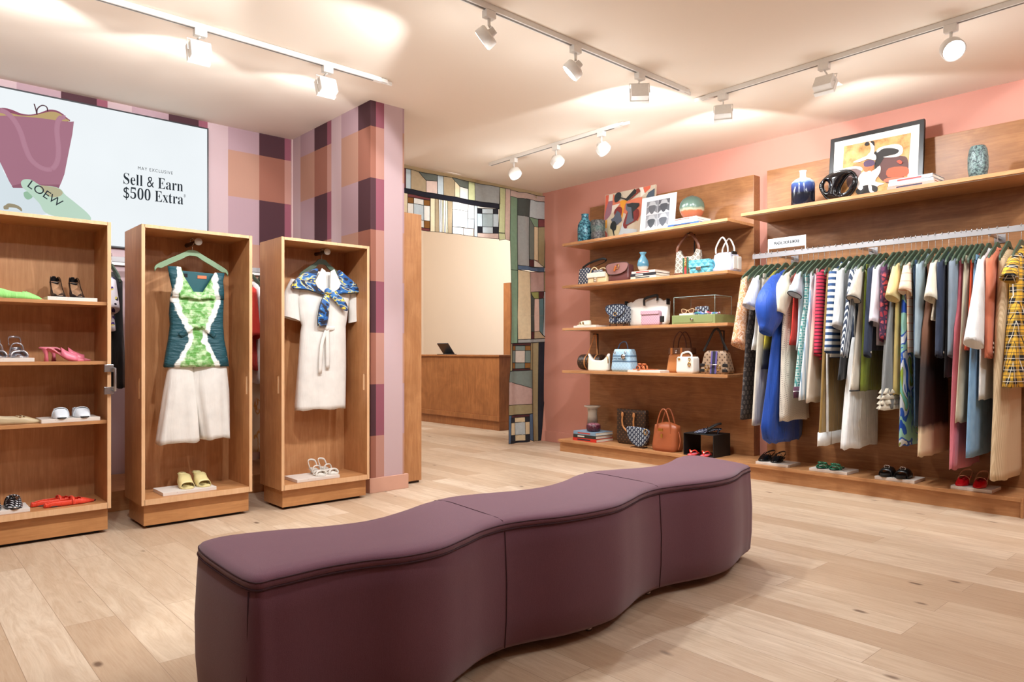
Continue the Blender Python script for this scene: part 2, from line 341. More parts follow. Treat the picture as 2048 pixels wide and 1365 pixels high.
# ================================================================== LEFT WALL CASES
PLINTH = wood('plinth_wood', (200, 144, 92), (166, 112, 66), 0, .42)
EDGE = wood('case_edge', (226, 184, 142), (206, 158, 114), 2, .45)
BLACK = P('black_matte', (16, 14, 14), .6)
def case(name, label, cat, X0, X1, Y0, depth, top=1.885, bot=.152, pl=(.035, .01), shelves=(), slots=()):
    w_ = X1 - X0; t = thing(name, label, cat, (X0, Y0, 0)); th = .018
    side = MB(); side.box(0, .002, bot, th, depth, top)
    for a, nm in ((0, 'side_panel'), (w_ - th, 'side_panel')):
        m_ = MB()
        if slots:          # routed finger slot near the front edge
            z0, z1, y0, y1 = .81, .935, .04, .072
            for b in ((.002, bot, y0, top), (y1, bot, depth, top), (y0, bot, y1, z0), (y0, z1, y1, top)): m_.box(a, b[0], b[1], a + th, b[2], b[3])
        else: m_.box(a, .002, bot, a + th, depth, top)
        part(t, nm, m_, WOOD)
        if slots: part(t, 'finger_slot', MB().box(a + .004, .04, .81, a + th - .004, .072, .935), P('slot_wood', (240, 200, 156), .6))
    part(t, 'top_panel', MB().box(th, .002, top - th, w_ - th, depth, top), WOODX)
    part(t, 'bottom_panel', MB().box(th, .002, bot, w_ - th, depth, bot + .035), WOODX)
    part(t, 'back_panel', MB().box(th, depth - .012, bot + .035, w_ - th, depth, top - th), WOODD)
    e = MB(); e.box(0, 0, bot, th + .002, .002, top); e.box(w_ - th - .002, 0, bot, w_, .002, top); e.box(th, 0, top - th - .002, w_ - th, .002, top); e.box(th, 0, bot, w_ - th, .002, bot + .035)
    part(t, 'edge_band', e, EDGE)
    for z in shelves: part(t, 'shelf', MB().box(th, .02, z - .02, w_ - th, depth - .012, z), WOODX, bevel=.001)
    part(t, 'plinth', MB().box(pl[0] * .6, pl[0], .018, w_ - pl[0] * .3, depth - .02, bot), PLINTH, bevel=.002)
    part(t, 'caster_tray', MB().box(.05, .07, 0, w_ - .05, depth - .05, .018), BLACK)
    return t
S = case('shoe_case', 'open wooden shoe case with three shelves at the left edge', 'shelf unit', .02, 1.055, 4.82, .37, shelves=(1.401, 1.043, .685))
S_ = S
hm = MB(); st = P('brushed_steel', (190, 190, 192), .25, .9)
for z in (1.0, .865): hm.box(.995, -.02, z - .022, 1.045, .0, z + .022)
hm.tube([(1.043, -.015, 1.0), (1.043, -.06, 1.0), (1.043, -.06, .865), (1.043, -.015, .865)], .008, 8)
part(S, 'pull_handle', hm, st, bevel=.001)
CA = case('display_case', 'open wooden case holding the green tie-dye top and white culottes', 'display case', 1.206, 1.892, 4.75, .395, top=1.886, slots=True)
CB = case('display_case', 'open wooden case holding the white belted dress with blue scarf', 'display case', 2.068, 2.755, 4.68, .37, top=1.893, bot=.142, slots=True)
for o in (CA, CB): o['group'] = 'open wooden cases along the plaid wall'
# wall rail behind the cases
RAILM = P('white_metal', (226, 224, 220), .3, .2)
t = thing('wall_rail', 'slim pale rail fixed to the plaid wall behind the open cases', 'rail', (0, 6.0, 1.80))
part(t, 'bar', MB().box(.9, -.02, -.02, 2.8, .0, .02), P('grey_rail', (150, 146, 146), .4, .6), bevel=.002)
part(t, 'wall_strip', MB().box(.9, .20, -.02, 2.8, .229, .03), RAILM, bevel=.002)
for x in (1.0, 2.7): part(t, 'bracket', MB().box(x, -.01, -.01, x + .02, .21, .01), RAILM)
t = tag(MB().box(.35, 5.45, .0, 2.75, 6.2, .14).build('wall_plinth', WOODX, bevel=.003), 'low wooden platform against the plaid wall behind the cases', 'platform')

# ------------------------------------------------------------------ screen
SY = 6.2
t = thing('wall_screen', 'large lit advertising screen high on the plaid wall', 'screen', (0, SY, 0))
x0, x1, z0, z1 = .0, 2.095, 1.915, 3.0
part(t, 'frame', MB().box(x0, 0, z0, x1, .03, z1), P('black_frame', (34, 34, 38), .4), bevel=.002)
def lit(name, col, s=1.0):
    n = N(name); nz = n.noise(n.co(), 2., 2.); c = n.mix(nz, tuple(v * .97 for v in col), tuple(min(255, v * 1.01) for v in col))
    n.put(n.b.inputs['Base Color'], (0, 0, 0)); n.put(n.b.inputs['Emission Color'], c); n.b.inputs['Emission Strength'].default_value = s; n.b.inputs['Roughness'].default_value = .6; n.b.inputs['Specular IOR Level'].default_value = .08
    return n.m
part(t, 'display', MB().box(x0 + .013, -.003, z0 + .013, x1 - .013, .0, z1 - .013), lit('screen_white', (236, 242, 245), 1.12))
LIT = {}
def scr(pts, col, name, d, sp=True):
    """one flat shape of the lit picture, d = layer depth"""
    q = [atY(x, y, SY - .003 - d * .0006) for x, y in pts]
    if sp: q = smooth_path(q, 4, True)
    if col not in LIT: LIT[col] = lit('picture_%d_%d_%d' % col, col)
    part(t, name, MB().face([(v.x, v.y - SY, v.z) for v in q]), LIT[col])
def ps(l, ox=0, oy=190, k=200 / 1071): return [(ox + x * k, oy + y * k) for x, y in l]
scr(ps([(-200, 600), (0, 700), (60, 860), (300, 1000), (520, 1270), (-200, 1240)]), (222, 234, 240), 'picture_floor', 1)
scr(ps([(-60, 160), (30, 138), (130, 160), (230, 200), (330, 210), (430, 190), (520, 158), (600, 165), (660, 195), (705, 235), (700, 290), (-60, 240)]), (150, 84, 106), 'picture_bag_rim', 2)
scr(ps([(-60, 185), (40, 175), (200, 215), (340, 222), (480, 190), (560, 178), (640, 200), (700, 250), (690, 285), (-60, 240)]), (196, 168, 116), 'picture_bag_lining', 3)
scr(ps([(-60, 225), (60, 222), (260, 232), (450, 250), (600, 272), (740, 288), (792, 285), (775, 420), (735, 620), (690, 850), (660, 930), (630, 1000), (400, 985), (140, 992), (100, 930), (20, 760), (-60, 600)], ), (172, 118, 136), 'picture_bag', 4, False)
scr(ps([(320, 925), (420, 960), (640, 960), (630, 1002), (140, 996), (125, 975)]), (150, 96, 114), 'picture_bag_base', 5, False)
for i, path in enumerate(([(0, 165), (70, 190), (150, 270), (220, 400), (270, 560), (330, 690), (430, 775), (530, 800), (590, 760), (620, 680), (625, 560), (610, 400), (620, 290), (660, 240), (700, 245)],)):
    q = smooth_path([atY(*pp, SY - .007) for pp in ps(path)], 5); m_ = MB(); m_.tube([(v.x, v.y - SY, v.z) for v in q], .017, 6, flat=.04, up=(1, 0, .6)); part(t, 'picture_strap', m_, lit('picture_strap', (186, 134, 152)))
q = smooth_path([atY(*pp, SY - .006) for pp in ps([(365, 95), (385, 160), (395, 210), (400, 150), (450, 112), (500, 130), (510, 175)])], 5)
m_ = MB(); m_.tube([(v.x, v.y - SY, v.z) for v in q], .004, 5); part(t, 'picture_tie', m_, lit('picture_dark', (84, 52, 62)))
scr(ps([(255, 1045), (300, 1035), (345, 1060), (345, 1100), (300, 1122), (262, 1095)]), (156, 196, 166), 'picture_heel', 6)
scr(ps([(225, 935), (260, 905), (330, 908), (400, 950), (440, 970), (560, 980), (650, 1010), (700, 1070), (800, 1150), (930, 1260), (975, 1330), (900, 1360), (520, 1280), (420, 1160), (300, 1040), (240, 990)]), (196, 224, 204), 'picture_slipper', 7)
scr(ps([(430, 972), (560, 985), (640, 1010), (672, 1050), (640, 1085), (560, 1098), (500, 1070), (450, 1020)]), (190, 184, 150), 'picture_slipper_lining', 8)
scr(ps([(60, 1180), (95, 1162), (180, 1180), (230, 1215), (232, 1248), (180, 1215), (100, 1205), (90, 1225), (45, 1225), (38, 1195)]), (160, 148, 120), 'picture_watch', 6)
TXT = lit('screen_text', (44, 56, 66), .6)
def stext(s_, pl, pr, h, name, offset=0, spacing=1., align='LEFT'):
    a, b = atY(*pl, SY - .006), atY(*pr, SY - .006)
    o = text(t, name, s_, 1, TXT, Matrix.Identity(4), ext=.0, spacing=spacing, align='LEFT', offset=offset)
    xs = [v.co.x for v in o.data.vertices]; ys = [v.co.y for v in o.data.vertices]; w_ = max(xs) - min(xs)
    o.data.transform(Matrix.Translation((-min(xs), 0, 0))); o.data.transform(Matrix.Diagonal(((b.x - a.x) / w_, h, 1, 1)))
    o.data.transform(frameM((a.x, -.005, a.z), (b.x - a.x, 0, b.z - a.z), (0, 0, 1)))
U = lambda s_: ''.join(chr(0x1D400 + ord(c) - 65) if 'A' <= c <= 'Z' else chr(0x1D41A + ord(c) - 97) if 'a' <= c <= 'z' else chr(0x1D7CE + ord(c) - 48) if c.isdigit() else c for c in s_)
stext('MAY EXCLUSIVE', (276, 339), (345.5, 349.5), .036, 'screen_caption', spacing=1.25)
stext(U('Sell & Earn'), (247, 367.5), (366, 383.5), .128, 'screen_headline', offset=-.004)
stext(U('$500 Extra'), (247, 395.5), (366.5, 409.5), .128, 'screen_headline', offset=-.004)
stext('*', (367.5, 400), (371.5, 400.5), .07, 'screen_headline')
a = atY(*ps([(280, 975)])[0], SY - .009); o = text(t, 'picture_lettering', 'LOEW', .085, TXT, Matrix.Identity(4), ext=0, align='LEFT')
o.data.transform(frameM((a.x, -.009, a.z), (.8, 0, -.5), (.45, 0, .8)))
# ================================================================== TRACKS AND LAMPS
WH = P('lamp_white', (236, 234, 228), .4); GR = P('track_grey', (120, 116, 110), .5)
LENS = lit('lamp_lens', (255, 250, 244), 14.)
def track(name_label, a, b, cat='light track'):
    a, b = Vector(a), Vector(b); L = (b - a).length; rz = math.atan2(b.y - a.y, b.x - a.x)
    t = thing('ceiling_track', name_label, cat, (a.x, a.y, CZ), rz, 'white light tracks on the ceiling')
    part(t, 'rail', MB().box(0, -.018, -.032, L, .018, 0), WH, bevel=.002)
    part(t, 'groove', MB().box(.02, -.007, -.0335, L - .06, .007, -.032), GR)
    m_ = MB(); m_.box(L, -.018, -.03, L + .05, -.004, -.004); m_.box(L, .004, -.03, L + .10, .018, -.004); part(t, 'end_feed', m_, WH, bevel=.002)
track('white ceiling light track above the wooden cases', (-1.5, 4.40), (2.68, 4.40))
track('white ceiling light track crossing the middle of the ceiling', (-1.0, 3.065), (4.46, 3.065))
track('white ceiling light track above the clothes rail at the right', (4.715, -1.5), (4.715, 3.03))
track('short white ceiling light track with three lit lamps in front of the curtain', (4.73, 5.62), (4.73, 3.9))
LL = ['boxy white track lamp above the shoe case, left of its track', 'boxy white track lamp nearest the plaid corner', 'tilted white disc track lamp at the top middle of the ceiling',
      'bright glaring track lamp on the middle track', 'boxy white track lamp at the right end of the middle track', 'boxy white track lamp at the left end of the right track',
      'boxy tilted track lamp in the middle of the right track', 'brightest track lamp with round white glare above the clothes rail', 'white disc track lamp nearest the patchwork curtain',
      'bright track lamp in the middle of the short track', 'bright track lamp at the right end of the short track']
for ((mx, my), aim, pw, cn, kd), lb in zip(LAMPS, LL):
    a, d = lamp_place(mx, my, aim); t = thing('track_lamp', lb, 'lamp', (mx, my, CZ), 0, 'white track lamps')
    al = (mx > 4.6); o3 = Vector((mx, my, CZ))
    m_ = MB(); m_.box(-.022 if al else -.035, -.035 if al else -.022, -.075, .022 if al else .035, .035 if al else .022, -.0325); part(t, 'adapter', m_, WH, bevel=.003)
    sd = d.cross(Vector((0, 0, 1))).normalized(); u = sd.cross(d).normalized(); c = a - o3
    B = Matrix((sd, d, u)).transposed().to_4x4(); B = Matrix.Translation(c) @ B
    m_ = MB()
    if kd == 'box':
        r_ = [B @ Vector(p_) for p_ in ((-.068, 0, 0), (-.068, 0, .075), (.068, 0, .075), (.068, 0, 0))]
        m_.tube(r_, .004, 6); m_.tube([(0, 0, -.075), B @ Vector((0, .02, .10)), B @ Vector((0, 0, .076))], .005, 6); part(t, 'yoke', m_, WH)
        m_ = MB(); m_.box(-.06, -.03, -.05, .06, .035, .05, M=B); m_.box(-.066, .02, -.056, .066, .05, .056, M=B); m_.add([B @ Vector(p_) for p_ in ((-.06, .05, .056), (.06, .05, .056), (.075, .10, .08), (-.075, .10, .08))], [(0, 1, 2, 3)])
        part(t, 'head', m_, WH, bevel=.003)
        part(t, 'lens', MB().box(-.055, .0505, -.045, .055, .053, .045, M=B), LENS)
    else:
        m_.tube([(0, 0, -.075), (0, 0, -.11), B @ Vector((0, -.03, .03))], .009, 8); part(t, 'yoke', m_, WH)
        m_ = MB(); rr = [(.022, -.042), (.024, -.012), (.055, -.010), (.063, -.002), (.065, .05), (.058, .052)]
        m_.loft([[B @ Vector((r * math.cos(q_ * PI / 12), y, r * math.sin(q_ * PI / 12))) for q_ in range(24)] for r, y in rr], cap=(1, 0)); part(t, 'head', m_, WH)
        m_ = MB(); m_.loft([[B @ Vector((r * math.cos(q_ * PI / 12), y, r * math.sin(q_ * PI / 12))) for q_ in range(24)] for r, y in ((.058, .05), (.057, .053))]); part(t, 'lens', m_, LENS)

# ================================================================== SERPENTINE BENCH
fr = [(.735, 1.862), (.80, 1.842), (.939, 1.846), (1.06, 1.826), (1.174, 1.786), (1.30, 1.782), (1.42, 1.822), (1.54, 1.868), (1.655, 1.885), (1.76, 1.868), (1.89, 1.828), (2.02, 1.808), (2.17, 1.806), (2.30, 1.842), (2.44, 1.89), (2.57, 1.912), (2.70, 1.898), (2.82, 1.868), (2.94, 1.845), (3.07, 1.846), (3.18, 1.872), (3.30, 1.915), (3.40, 1.94), (3.452, 1.965)]
bk_ = [(3.50, 2.12), (3.53, 2.30), (3.50, 2.375), (3.38, 2.372), (3.24, 2.322), (3.10, 2.285), (2.95, 2.29), (2.80, 2.345), (2.66, 2.385), (2.53, 2.365), (2.38, 2.305), (2.2, 2.265), (2.05, 2.28), (1.9, 2.33), (1.76, 2.36), (1.62, 2.335), (1.47, 2.275), (1.30, 2.23), (1.15, 2.255), (1.02, 2.31), (.90, 2.345), (.80, 2.35), (.745, 2.30), (.728, 2.10)]
ol = smooth_path([(x, y, 0) for x, y in fr + bk_], 5, True)
def offset(o_, d_):
    n_ = len(o_); r = []
    for i in range(n_):
        t_ = (o_[(i + 2) % n_] - o_[i - 2]).normalized(); r.append(o_[i] + Vector((t_.y, -t_.x, 0)) * d_)      # outline runs counter-clockwise: outward normal
    return r
FELT = N('plum_wool'); v = FELT.pos(); nz = FELT.noise(v, 420., 3.); n2 = FELT.noise(v, 3., 3.); fb = FELT.noise(FELT.mp(v, (300, 300, 14)), 2., 2.)
FELT.out(FELT.mix(FELT.math('ADD', FELT.math('MULTIPLY', nz, .4), FELT.math('MULTIPLY', fb, .3)), FELT.mix(n2, (86, 45, 62), (98, 55, 72)), (128, 82, 100)), .95, 0, bump=nz, bs=.3, bd=.002, Sheen_Weight=.3, Sheen_Roughness=.5)
FELT = FELT.m; FELTD = P('plum_seam', (66, 36, 46), .95)
def ring(d_, z): return [(q_.x, q_.y, z) for q_ in offset(ol, d_)]
CL = [Vector((.93, 2.085, 0))] + [(min(ol[:120], key=lambda q_: abs(q_.x - x)) + min(ol[125:235], key=lambda q_: abs(q_.x - x - .02))) / 2 for x in [1 + .06 * i for i in range(39)]]
def shr(d_, z):                     # draws the outline in towards the middle line of the seat
    r = []
    for q_ in ol:
        c_ = min(CL, key=lambda m__: (m__ - q_).length); v_ = c_ - q_; r.append((q_.x + v_.x / v_.length * d_, q_.y + v_.y / v_.length * d_, z))
    return r
T_ = thing('bench', 'long wavy plum wool upholstered bench in the middle of the floor', 'bench', (0, 0, 0))
m_ = MB(); m_.loft([ring(-.05, .035), ring(-.015, .04), ring(.0, .06), ring(.008, .15), ring(.01, .28), ring(.004, .40), ring(0, .462), ring(-.006, .468)], cap=(1, 1)); part(T_, 'body', m_, FELT)
m_ = MB(); m_.loft([ring(-.006, .468), ring(.001, .472), ring(.0, .486), shr(.010, .497), shr(.03, .5035), shr(.07, .507), shr(.12, .508)], cap=(1, 1)); part(T_, 'top_cushion', m_, FELT)
for z, d_ in ((.468, .001), (.487, -.002)):
    m_ = MB(); m_.tube(ring(d_, z), .0028, 6, closed=True); part(T_, 'welt', m_, FELTD)
for xs in (1.655, 2.585):
    i = min(range(120), key=lambda k: abs(ol[k].x - xs)); fro = ol[i]; ba = min(ol[120:], key=lambda q_: abs(q_.x - xs - .02))
    def sm(p_, d_, z): nn = Vector((0, -1, 0)) if p_.y < 2.1 else Vector((0, 1, 0)); return (p_.x, p_.y + nn.y * d_, z)
    m_ = MB(); m_.tube([sm(fro, .0, .05), sm(fro, .009, .15), sm(fro, .0115, .28), sm(fro, .005, .40), sm(fro, .001, .462)], .002, 5); m_.tube([sm(fro, -.01, .4975), sm(fro, -.04, .5045), sm(fro, -.12, .5085), sm(ba, -.12, .5085), sm(ba, -.04, .5045), sm(ba, -.01, .4975)], .0016, 5)
    m_.tube([sm(ba, .0, .05), sm(ba, .0115, .28), sm(ba, .001, .462)], .002, 5)
    part(T_, 'seam', m_, FELTD)
i = 0; m_ = MB(); c0 = Vector((.733, 1.866, 0)); m_.tube([(c0.x + .002, c0.y - .002, .05), (c0.x - .006, c0.y - .006, .2), (c0.x - .002, c0.y - .002, .40), (c0.x, c0.y, .462)], .0025, 5); part(T_, 'seam', m_, FELTD)
for x, y in ((1.2, 1.90), (2.09, 1.88), (2.6, 1.98), (3.40, 2.0), (3.3, 2.26), (1.7, 2.25), (.86, 2.2), (.85, 1.95)):
    m_ = MB(); m_.lathe([(.012, .0), (.014, .012), (.008, .014), (.008, .036)], 14, c=(x, y, 0)); part(T_, 'glide_foot', m_, st)

# ================================================================== PATCHWORK CURTAIN
def tcloth(name, col, tr=.35):
    n = N(name); v = n.pos(); nz = n.noise(v, 26., 4., .6); wv = n.noise(v, 380., 2.)
    c = n.mix(n.math('ADD', n.math('MULTIPLY', nz, .7), n.math('MULTIPLY', wv, .3)), tuple(x * .86 for x in col), tuple(min(255, x * 1.06) for x in col))
    n.out(c, .9, 0, bump=wv, bs=.3, bd=.002)
    tl = n.n('ShaderNodeBsdfTranslucent'); n.put(tl.inputs[0], c); mx = n.n('ShaderNodeMixShader'); mx.inputs[0].default_value = tr
    o_ = n.t.nodes['Material Output']; n.t.links.new(n.b.outputs[0], mx.inputs[1]); n.t.links.new(tl.outputs[0], mx.inputs[2]); n.t.links.new(mx.outputs[0], o_.inputs[0]); return n.m
PC = dict(w=(226, 224, 216), c=(222, 206, 172), t=(188, 170, 138), g=(112, 120, 112), gr=(128, 158, 132), dg=(78, 84, 80), b=(190, 204, 210), k=(40, 42, 50), nv=(34, 36, 48), m=(122, 66, 68), p=(214, 190, 178), y=(202, 208, 160),
          br=(142, 96, 46), bl=(88, 110, 138), s=(160, 164, 162), pk=(188, 160, 152), ol=(150, 156, 92), te=(96, 130, 136), dm=(84, 42, 44), lb=(176, 196, 200), kh=(160, 148, 112), gg=(120, 134, 128), pa=(206, 196, 184))
PM = {k: tcloth('patch_' + k, c, .42 if k in 'wcbpy' else .18) for k, c in PC.items()}; PK = list(PC); SEAM = tcloth('patch_seam', (40, 36, 34), .02)
CUR_Y = 6.245
def curtain(name, label, patches, crop, wave, seams=True, hang=None):
    ox, oy, k = crop; t = thing(name, label, 'curtain', (0, CUR_Y, 0), 0)
    bm = bmesh.new(); me = bpy.data.meshes.new('cloth'); sm_ = MB()
    def W(p_):
        q_ = atY(ox + p_[0] * k, oy + p_[1] * k, CUR_Y); return q_
    for mk, pts in patches:
        if len(pts) == 2 and not isinstance(pts[0], (list, tuple)): continue
        P3 = [W(p_) for p_ in pts]; vs = [bm.verts.new((q_.x, 0, q_.z)) for q_ in P3]
        f = bm.faces.new(vs); f.material_index = PK.index(mk)
        for i in range(len(P3)):
            if all(abs(oy + k * q_[1] - 632) < 1.2 for q_ in (pts[i], pts[(i + 1) % len(pts)])): continue
            a, b = P3[i], P3[(i + 1) % len(P3)]; nn = max(2, int((b - a).length / .05)); L_ = [a.lerp(b, j / nn) for j in range(nn + 1)]
            sm_.tube([(q_.x, wave(q_.x, q_.z) - .003, q_.z) for q_ in L_], .0028, 4)
    bmesh.ops.triangulate(bm, faces=bm.faces[:])
    for _ in range(5):
        ed = [e_ for e_ in bm.edges if e_.calc_length() > .05]
        if not ed: break
        bmesh.ops.subdivide_edges(bm, edges=ed, cuts=1); bmesh.ops.triangulate(bm, faces=[f for f in bm.faces if len(f.verts) > 3])
    for v_ in bm.verts: v_.co.y = wave(v_.co.x, v_.co.z)
    for f in bm.faces: f.smooth = True
    bm.to_mesh(me); bm.free()
    for kk in PK: me.materials.append(PM[kk])
    o = bpy.data.objects.new('cloth', me); C.objects.link(o); o.parent = t
    if seams: part(t, 'seams', sm_, SEAM)
    return t
tp = lambda x: 80 + (x - 95) * .2            # top hem of the valance in the drawing
b0 = lambda x: 258 + (x - 82) * .170 + (4 if 300 < x < 800 else 0); b1 = lambda x: b0(x) + 44
bt = lambda x: 640 + (x - 230) * .118
def strip(x0, x1, f0, f1): return [(x0, f0(x0)), (x1, f0(x1)), (x1, f1(x1)), (x0, f1(x0))]
V = [('m', strip(60, 95, tp, b0)), ('b', strip(95, 140, tp, b0)), ('t', [(140, tp(140)), (220, tp(220)), (290, 185), (290, b0(290)), (140, b0(140))]), ('g', [(220, tp(220)), (385, tp(385)), (383, 195), (290, 185)]),
     ('p', [(290, 185), (383, 195), (383, b0(383)), (290, b0(290))]), ('b', strip(385, 440, tp, b0)), ('t', [(440, tp(440)), (510, tp(510)), (535, 195), (535, b0(535)), (440, b0(440))]), ('c', [(535, 195), (585, 243), (583, b0(583)), (535, b0(535))]),
     ('g', [(510, tp(510)), (670, tp(670)), (668, 262), (585, 243), (535, 195)]), ('w', [(585, 243), (668, 262), (668, b0(668)), (583, b0(583))]), ('y', strip(670, 730, tp, b0)), ('s', strip(730, 950, tp, b0)), ('y', [(950, tp(950)), (1000, tp(1000)), (995, 668), (932, 665), (945, 440)]),
     ('y', [(932, 668), (995, 670), (1000, 724), (936, 735)]), ('p', [(1000, tp(1000)), (1046, tp(1046)), (1040, 736), (1000, 724), (995, 668)]),
     ('nv', [(60, b0(60))] + [(x, b0(x)) for x in (300, 500, 700, 945)] + [(x, b1(x)) for x in (945, 700, 500, 300, 60)]),
     ('c', strip(60, 112, b1, bt)), ('c', strip(325, 362, b1, bt)), ('t', strip(362, 396, b1, bt)), ('t', strip(475, 515, b1, bt)), ('w', strip(396, 412, b1, bt)), ('w', strip(412, 425, b1, bt)), ('c', strip(425, 440, b1, bt)), ('w', strip(440, 457, b1, bt)), ('c', strip(457, 475, b1, bt)),
     ('w', [(515, b1(515)), (668, b1(668)), (665, 468), (515, 452)]), ('w', [(515, 452), (665, 468), (662, 620), (512, 610)]), ('w', [(512, 610), (615, 620), (615, bt(615)), (512, bt(512))]), ('p', [(615, 620), (718, 628), (716, bt(716)), (615, bt(615))]),
     ('w', [(668, b1(668)), (722, b1(722)), (722, 540), (665, 535)]), ('b', [(665, 535), (722, 540), (720, 628), (662, 620)]), ('b', strip(722, 750, b1, bt))]
def window(V_, x0, x1, y0, y1, sl, sq, pane, frame, top):
    """one patch of small panes: corner squares, border strips and a light middle"""
    a, b = .26, .74; Q = lambda u_, v_: (x0 + (x1 - x0) * u_, y0 + (y1 - y0) * v_ + sl * (x1 - x0) * u_)
    c_ = lambda u0, v0, u1, v1: [Q(u0, v0), Q(u1, v0), Q(u1, v1), Q(u0, v1)]
    V_ += [(sq, c_(0, 0, a, a * .8)), (sq, c_(b, 0, 1, a * .8)), (sq, c_(0, b, a, 1)), (sq, c_(b, b, 1, 1)), (frame, c_(a, 0, b, a * .8)), (frame, c_(a, b, b, 1)), (frame, c_(0, a * .8, a, b)), (frame, c_(b, a * .8, 1, b)), (pane, c_(a, a * .8, b, b))]
V += [('m', [(112, b1(112)), (325, b1(325)), (322, 368), (112, 338)])]; window(V, 112, 322, 338, 598, .13, 'br', 'b', 'w', 0); V += [('m', [(112, 598), (322, 626), (320, bt(320)), (112, bt(112))])]
V += [('w', [(750, b1(750)), (940, b1(940)), (932, 450), (750, 440)])]; window(V, 750, 932, 440, 664, .05, 'k', 'lb', 'b', 0); V += [('p', [(750, 664), (932, 673), (932, bt(932)), (750, bt(750))])]
curtain('valance', 'patchwork valance of pale panes and a dark band hung across the opening', V, (790, 320, 330 / 1502), lambda x, z: .012 * math.sin(x * 9) + .006 * math.sin(x * 23 + z * 3) - .01 * (2.95 - z))
# long drop: drawing coordinates in the frame's own pixels
k1 = lambda l: [(790 + x * .2197, 320 + y * .2197) for x, y in l]; k2 = lambda l: [(790 + x * .2197, 600 + y * .2197) for x, y in l]
D = [('p', k1([(1046, 272), (1405, 345), (1405, 392), (1230, 362), (1128, 345), (1046, 330)])), ('gr', k1([(1046, 330), (1128, 345), (1120, 1006), (1048, 1000)])), ('dg', k1([(1128, 345), (1230, 362), (1222, 522), (1128, 500)])),
     ('b', k1([(1230, 362), (1368, 388), (1366, 545), (1222, 522)])), ('m', k1([(1368, 388), (1405, 392), (1402, 550), (1366, 545)])), ('s', k1([(1128, 500), (1222, 522), (1212, 972), (1122, 956)])),
     ('g', k1([(1222, 522), (1270, 605), (1268, 910), (1212, 908)])), ('gr', k1([(1222, 522), (1316, 540), (1316, 610), (1270, 605)])), ('m', k1([(1316, 540), (1366, 545), (1362, 612), (1316, 610)])), ('c', k1([(1270, 605), (1316, 610), (1314, 918), (1268, 910)])),
     ('kh', k1([(1316, 610), (1362, 612), (1352, 980), (1314, 930)])), ('gr', k1([(1366, 545), (1402, 550), (1378, 985), (1352, 980)])), ('dm', k1([(1212, 908), (1268, 910), (1268, 980), (1212, 972)])), ('w', k1([(1268, 912), (1314, 930), (1352, 980), (1268, 980)])),
     ('bl', k1([(1122, 956), (1212, 972), (1352, 980), (1350, 1022), (1122, 998)])), ('b', k1([(1352, 980), (1380, 985), (1380, 1020), (1350, 1020)])), ('gr', k1([(1048, 1000), (1120, 1006), (1116, 1420), (1048, 1420)])), ('c', k1([(1122, 1000), (1222, 1020), (1222, 1420), (1116, 1420)])),
     ('pk', k1([(1222, 1020), (1350, 1022), (1350, 1200), (1222, 1205)])), ('kh', k1([(1350, 1022), (1382, 1020), (1388, 1200), (1350, 1200)])), ('ol', k1([(1222, 1205), (1312, 1200), (1312, 1265), (1270, 1265)])), ('dm', k1([(1312, 1200), (1350, 1200), (1346, 1262), (1312, 1265)])),
     ('dg', k1([(1222, 1205), (1270, 1265), (1268, 1420), (1222, 1420)])), ('p', k1([(1270, 1265), (1314, 1265), (1316, 1420), (1268, 1420)])), ('te', k1([(1314, 1265), (1348, 1262), (1350, 1420), (1316, 1420)])), ('b', k1([(1350, 1200), (1388, 1200), (1388, 1420), (1350, 1420)])),
     ('gr', k2([(1048, 146), (1116, 146), (1120, 395), (1044, 398)])), ('c', k2([(1116, 146), (1222, 146), (1224, 360), (1122, 362)])), ('dg', k2([(1222, 146), (1268, 146), (1272, 292), (1224, 290)])), ('dm', k2([(1224, 290), (1272, 292), (1272, 358), (1224, 360)])),
     ('p', k2([(1268, 146), (1316, 146), (1316, 285), (1272, 292)])), ('te', k2([(1316, 146), (1350, 146), (1345, 325), (1316, 285)])), ('b', k2([(1350, 146), (1388, 146), (1370, 350), (1345, 325)])), ('t', k2([(1272, 292), (1316, 285), (1370, 350), (1272, 358)])),
     ('s', k2([(1122, 362), (1370, 350), (1368, 384), (1122, 394)])), ('dm', k2([(1060, 400), (1222, 395), (1222, 412), (1064, 418)])), ('kh', k2([(1044, 398), (1060, 400), (1064, 645), (1042, 652)])), ('kh', k2([(1222, 395), (1250, 393), (1250, 640), (1222, 640)])), ('dm', k2([(1064, 630), (1222, 622), (1222, 640), (1064, 648)])),
     ('gg', k2([(1042, 652), (1250, 640), (1250, 808), (1115, 765), (1036, 748)])), ('pk', k2([(1036, 748), (1115, 765), (1250, 808), (1250, 950), (1036, 962)])), ('kh', k2([(1036, 962), (1250, 950), (1254, 1035), (1036, 1055)])),
     ('kh', k2([(1250, 393), (1308, 388), (1312, 1285), (1256, 1290)])), ('nv', k2([(1308, 388), (1368, 384), (1378, 690), (1356, 960), (1328, 1280), (1312, 1285)])),
     ('dm', k2([(1060, 1055), (1222, 1042), (1222, 1062), (1062, 1078)])), ('bl', k2([(1036, 1055), (1060, 1055), (1052, 1310), (1030, 1312)])), ('bl', k2([(1222, 1042), (1254, 1035), (1258, 1288), (1224, 1275)])), ('k', k2([(1052, 1296), (1224, 1275), (1224, 1290), (1052, 1312)]))]
window(D, *(790 + 1064 * .2197, 790 + 1222 * .2197, 600 + 418 * .2197, 600 + 628 * .2197), 0, 'br', 'pa', 'gg', 0)
window(D, *(790 + 1056 * .2197, 790 + 1223 * .2197, 600 + 1078 * .2197, 600 + 1292 * .2197), -.08, 'k', 'b', 'c', 0)
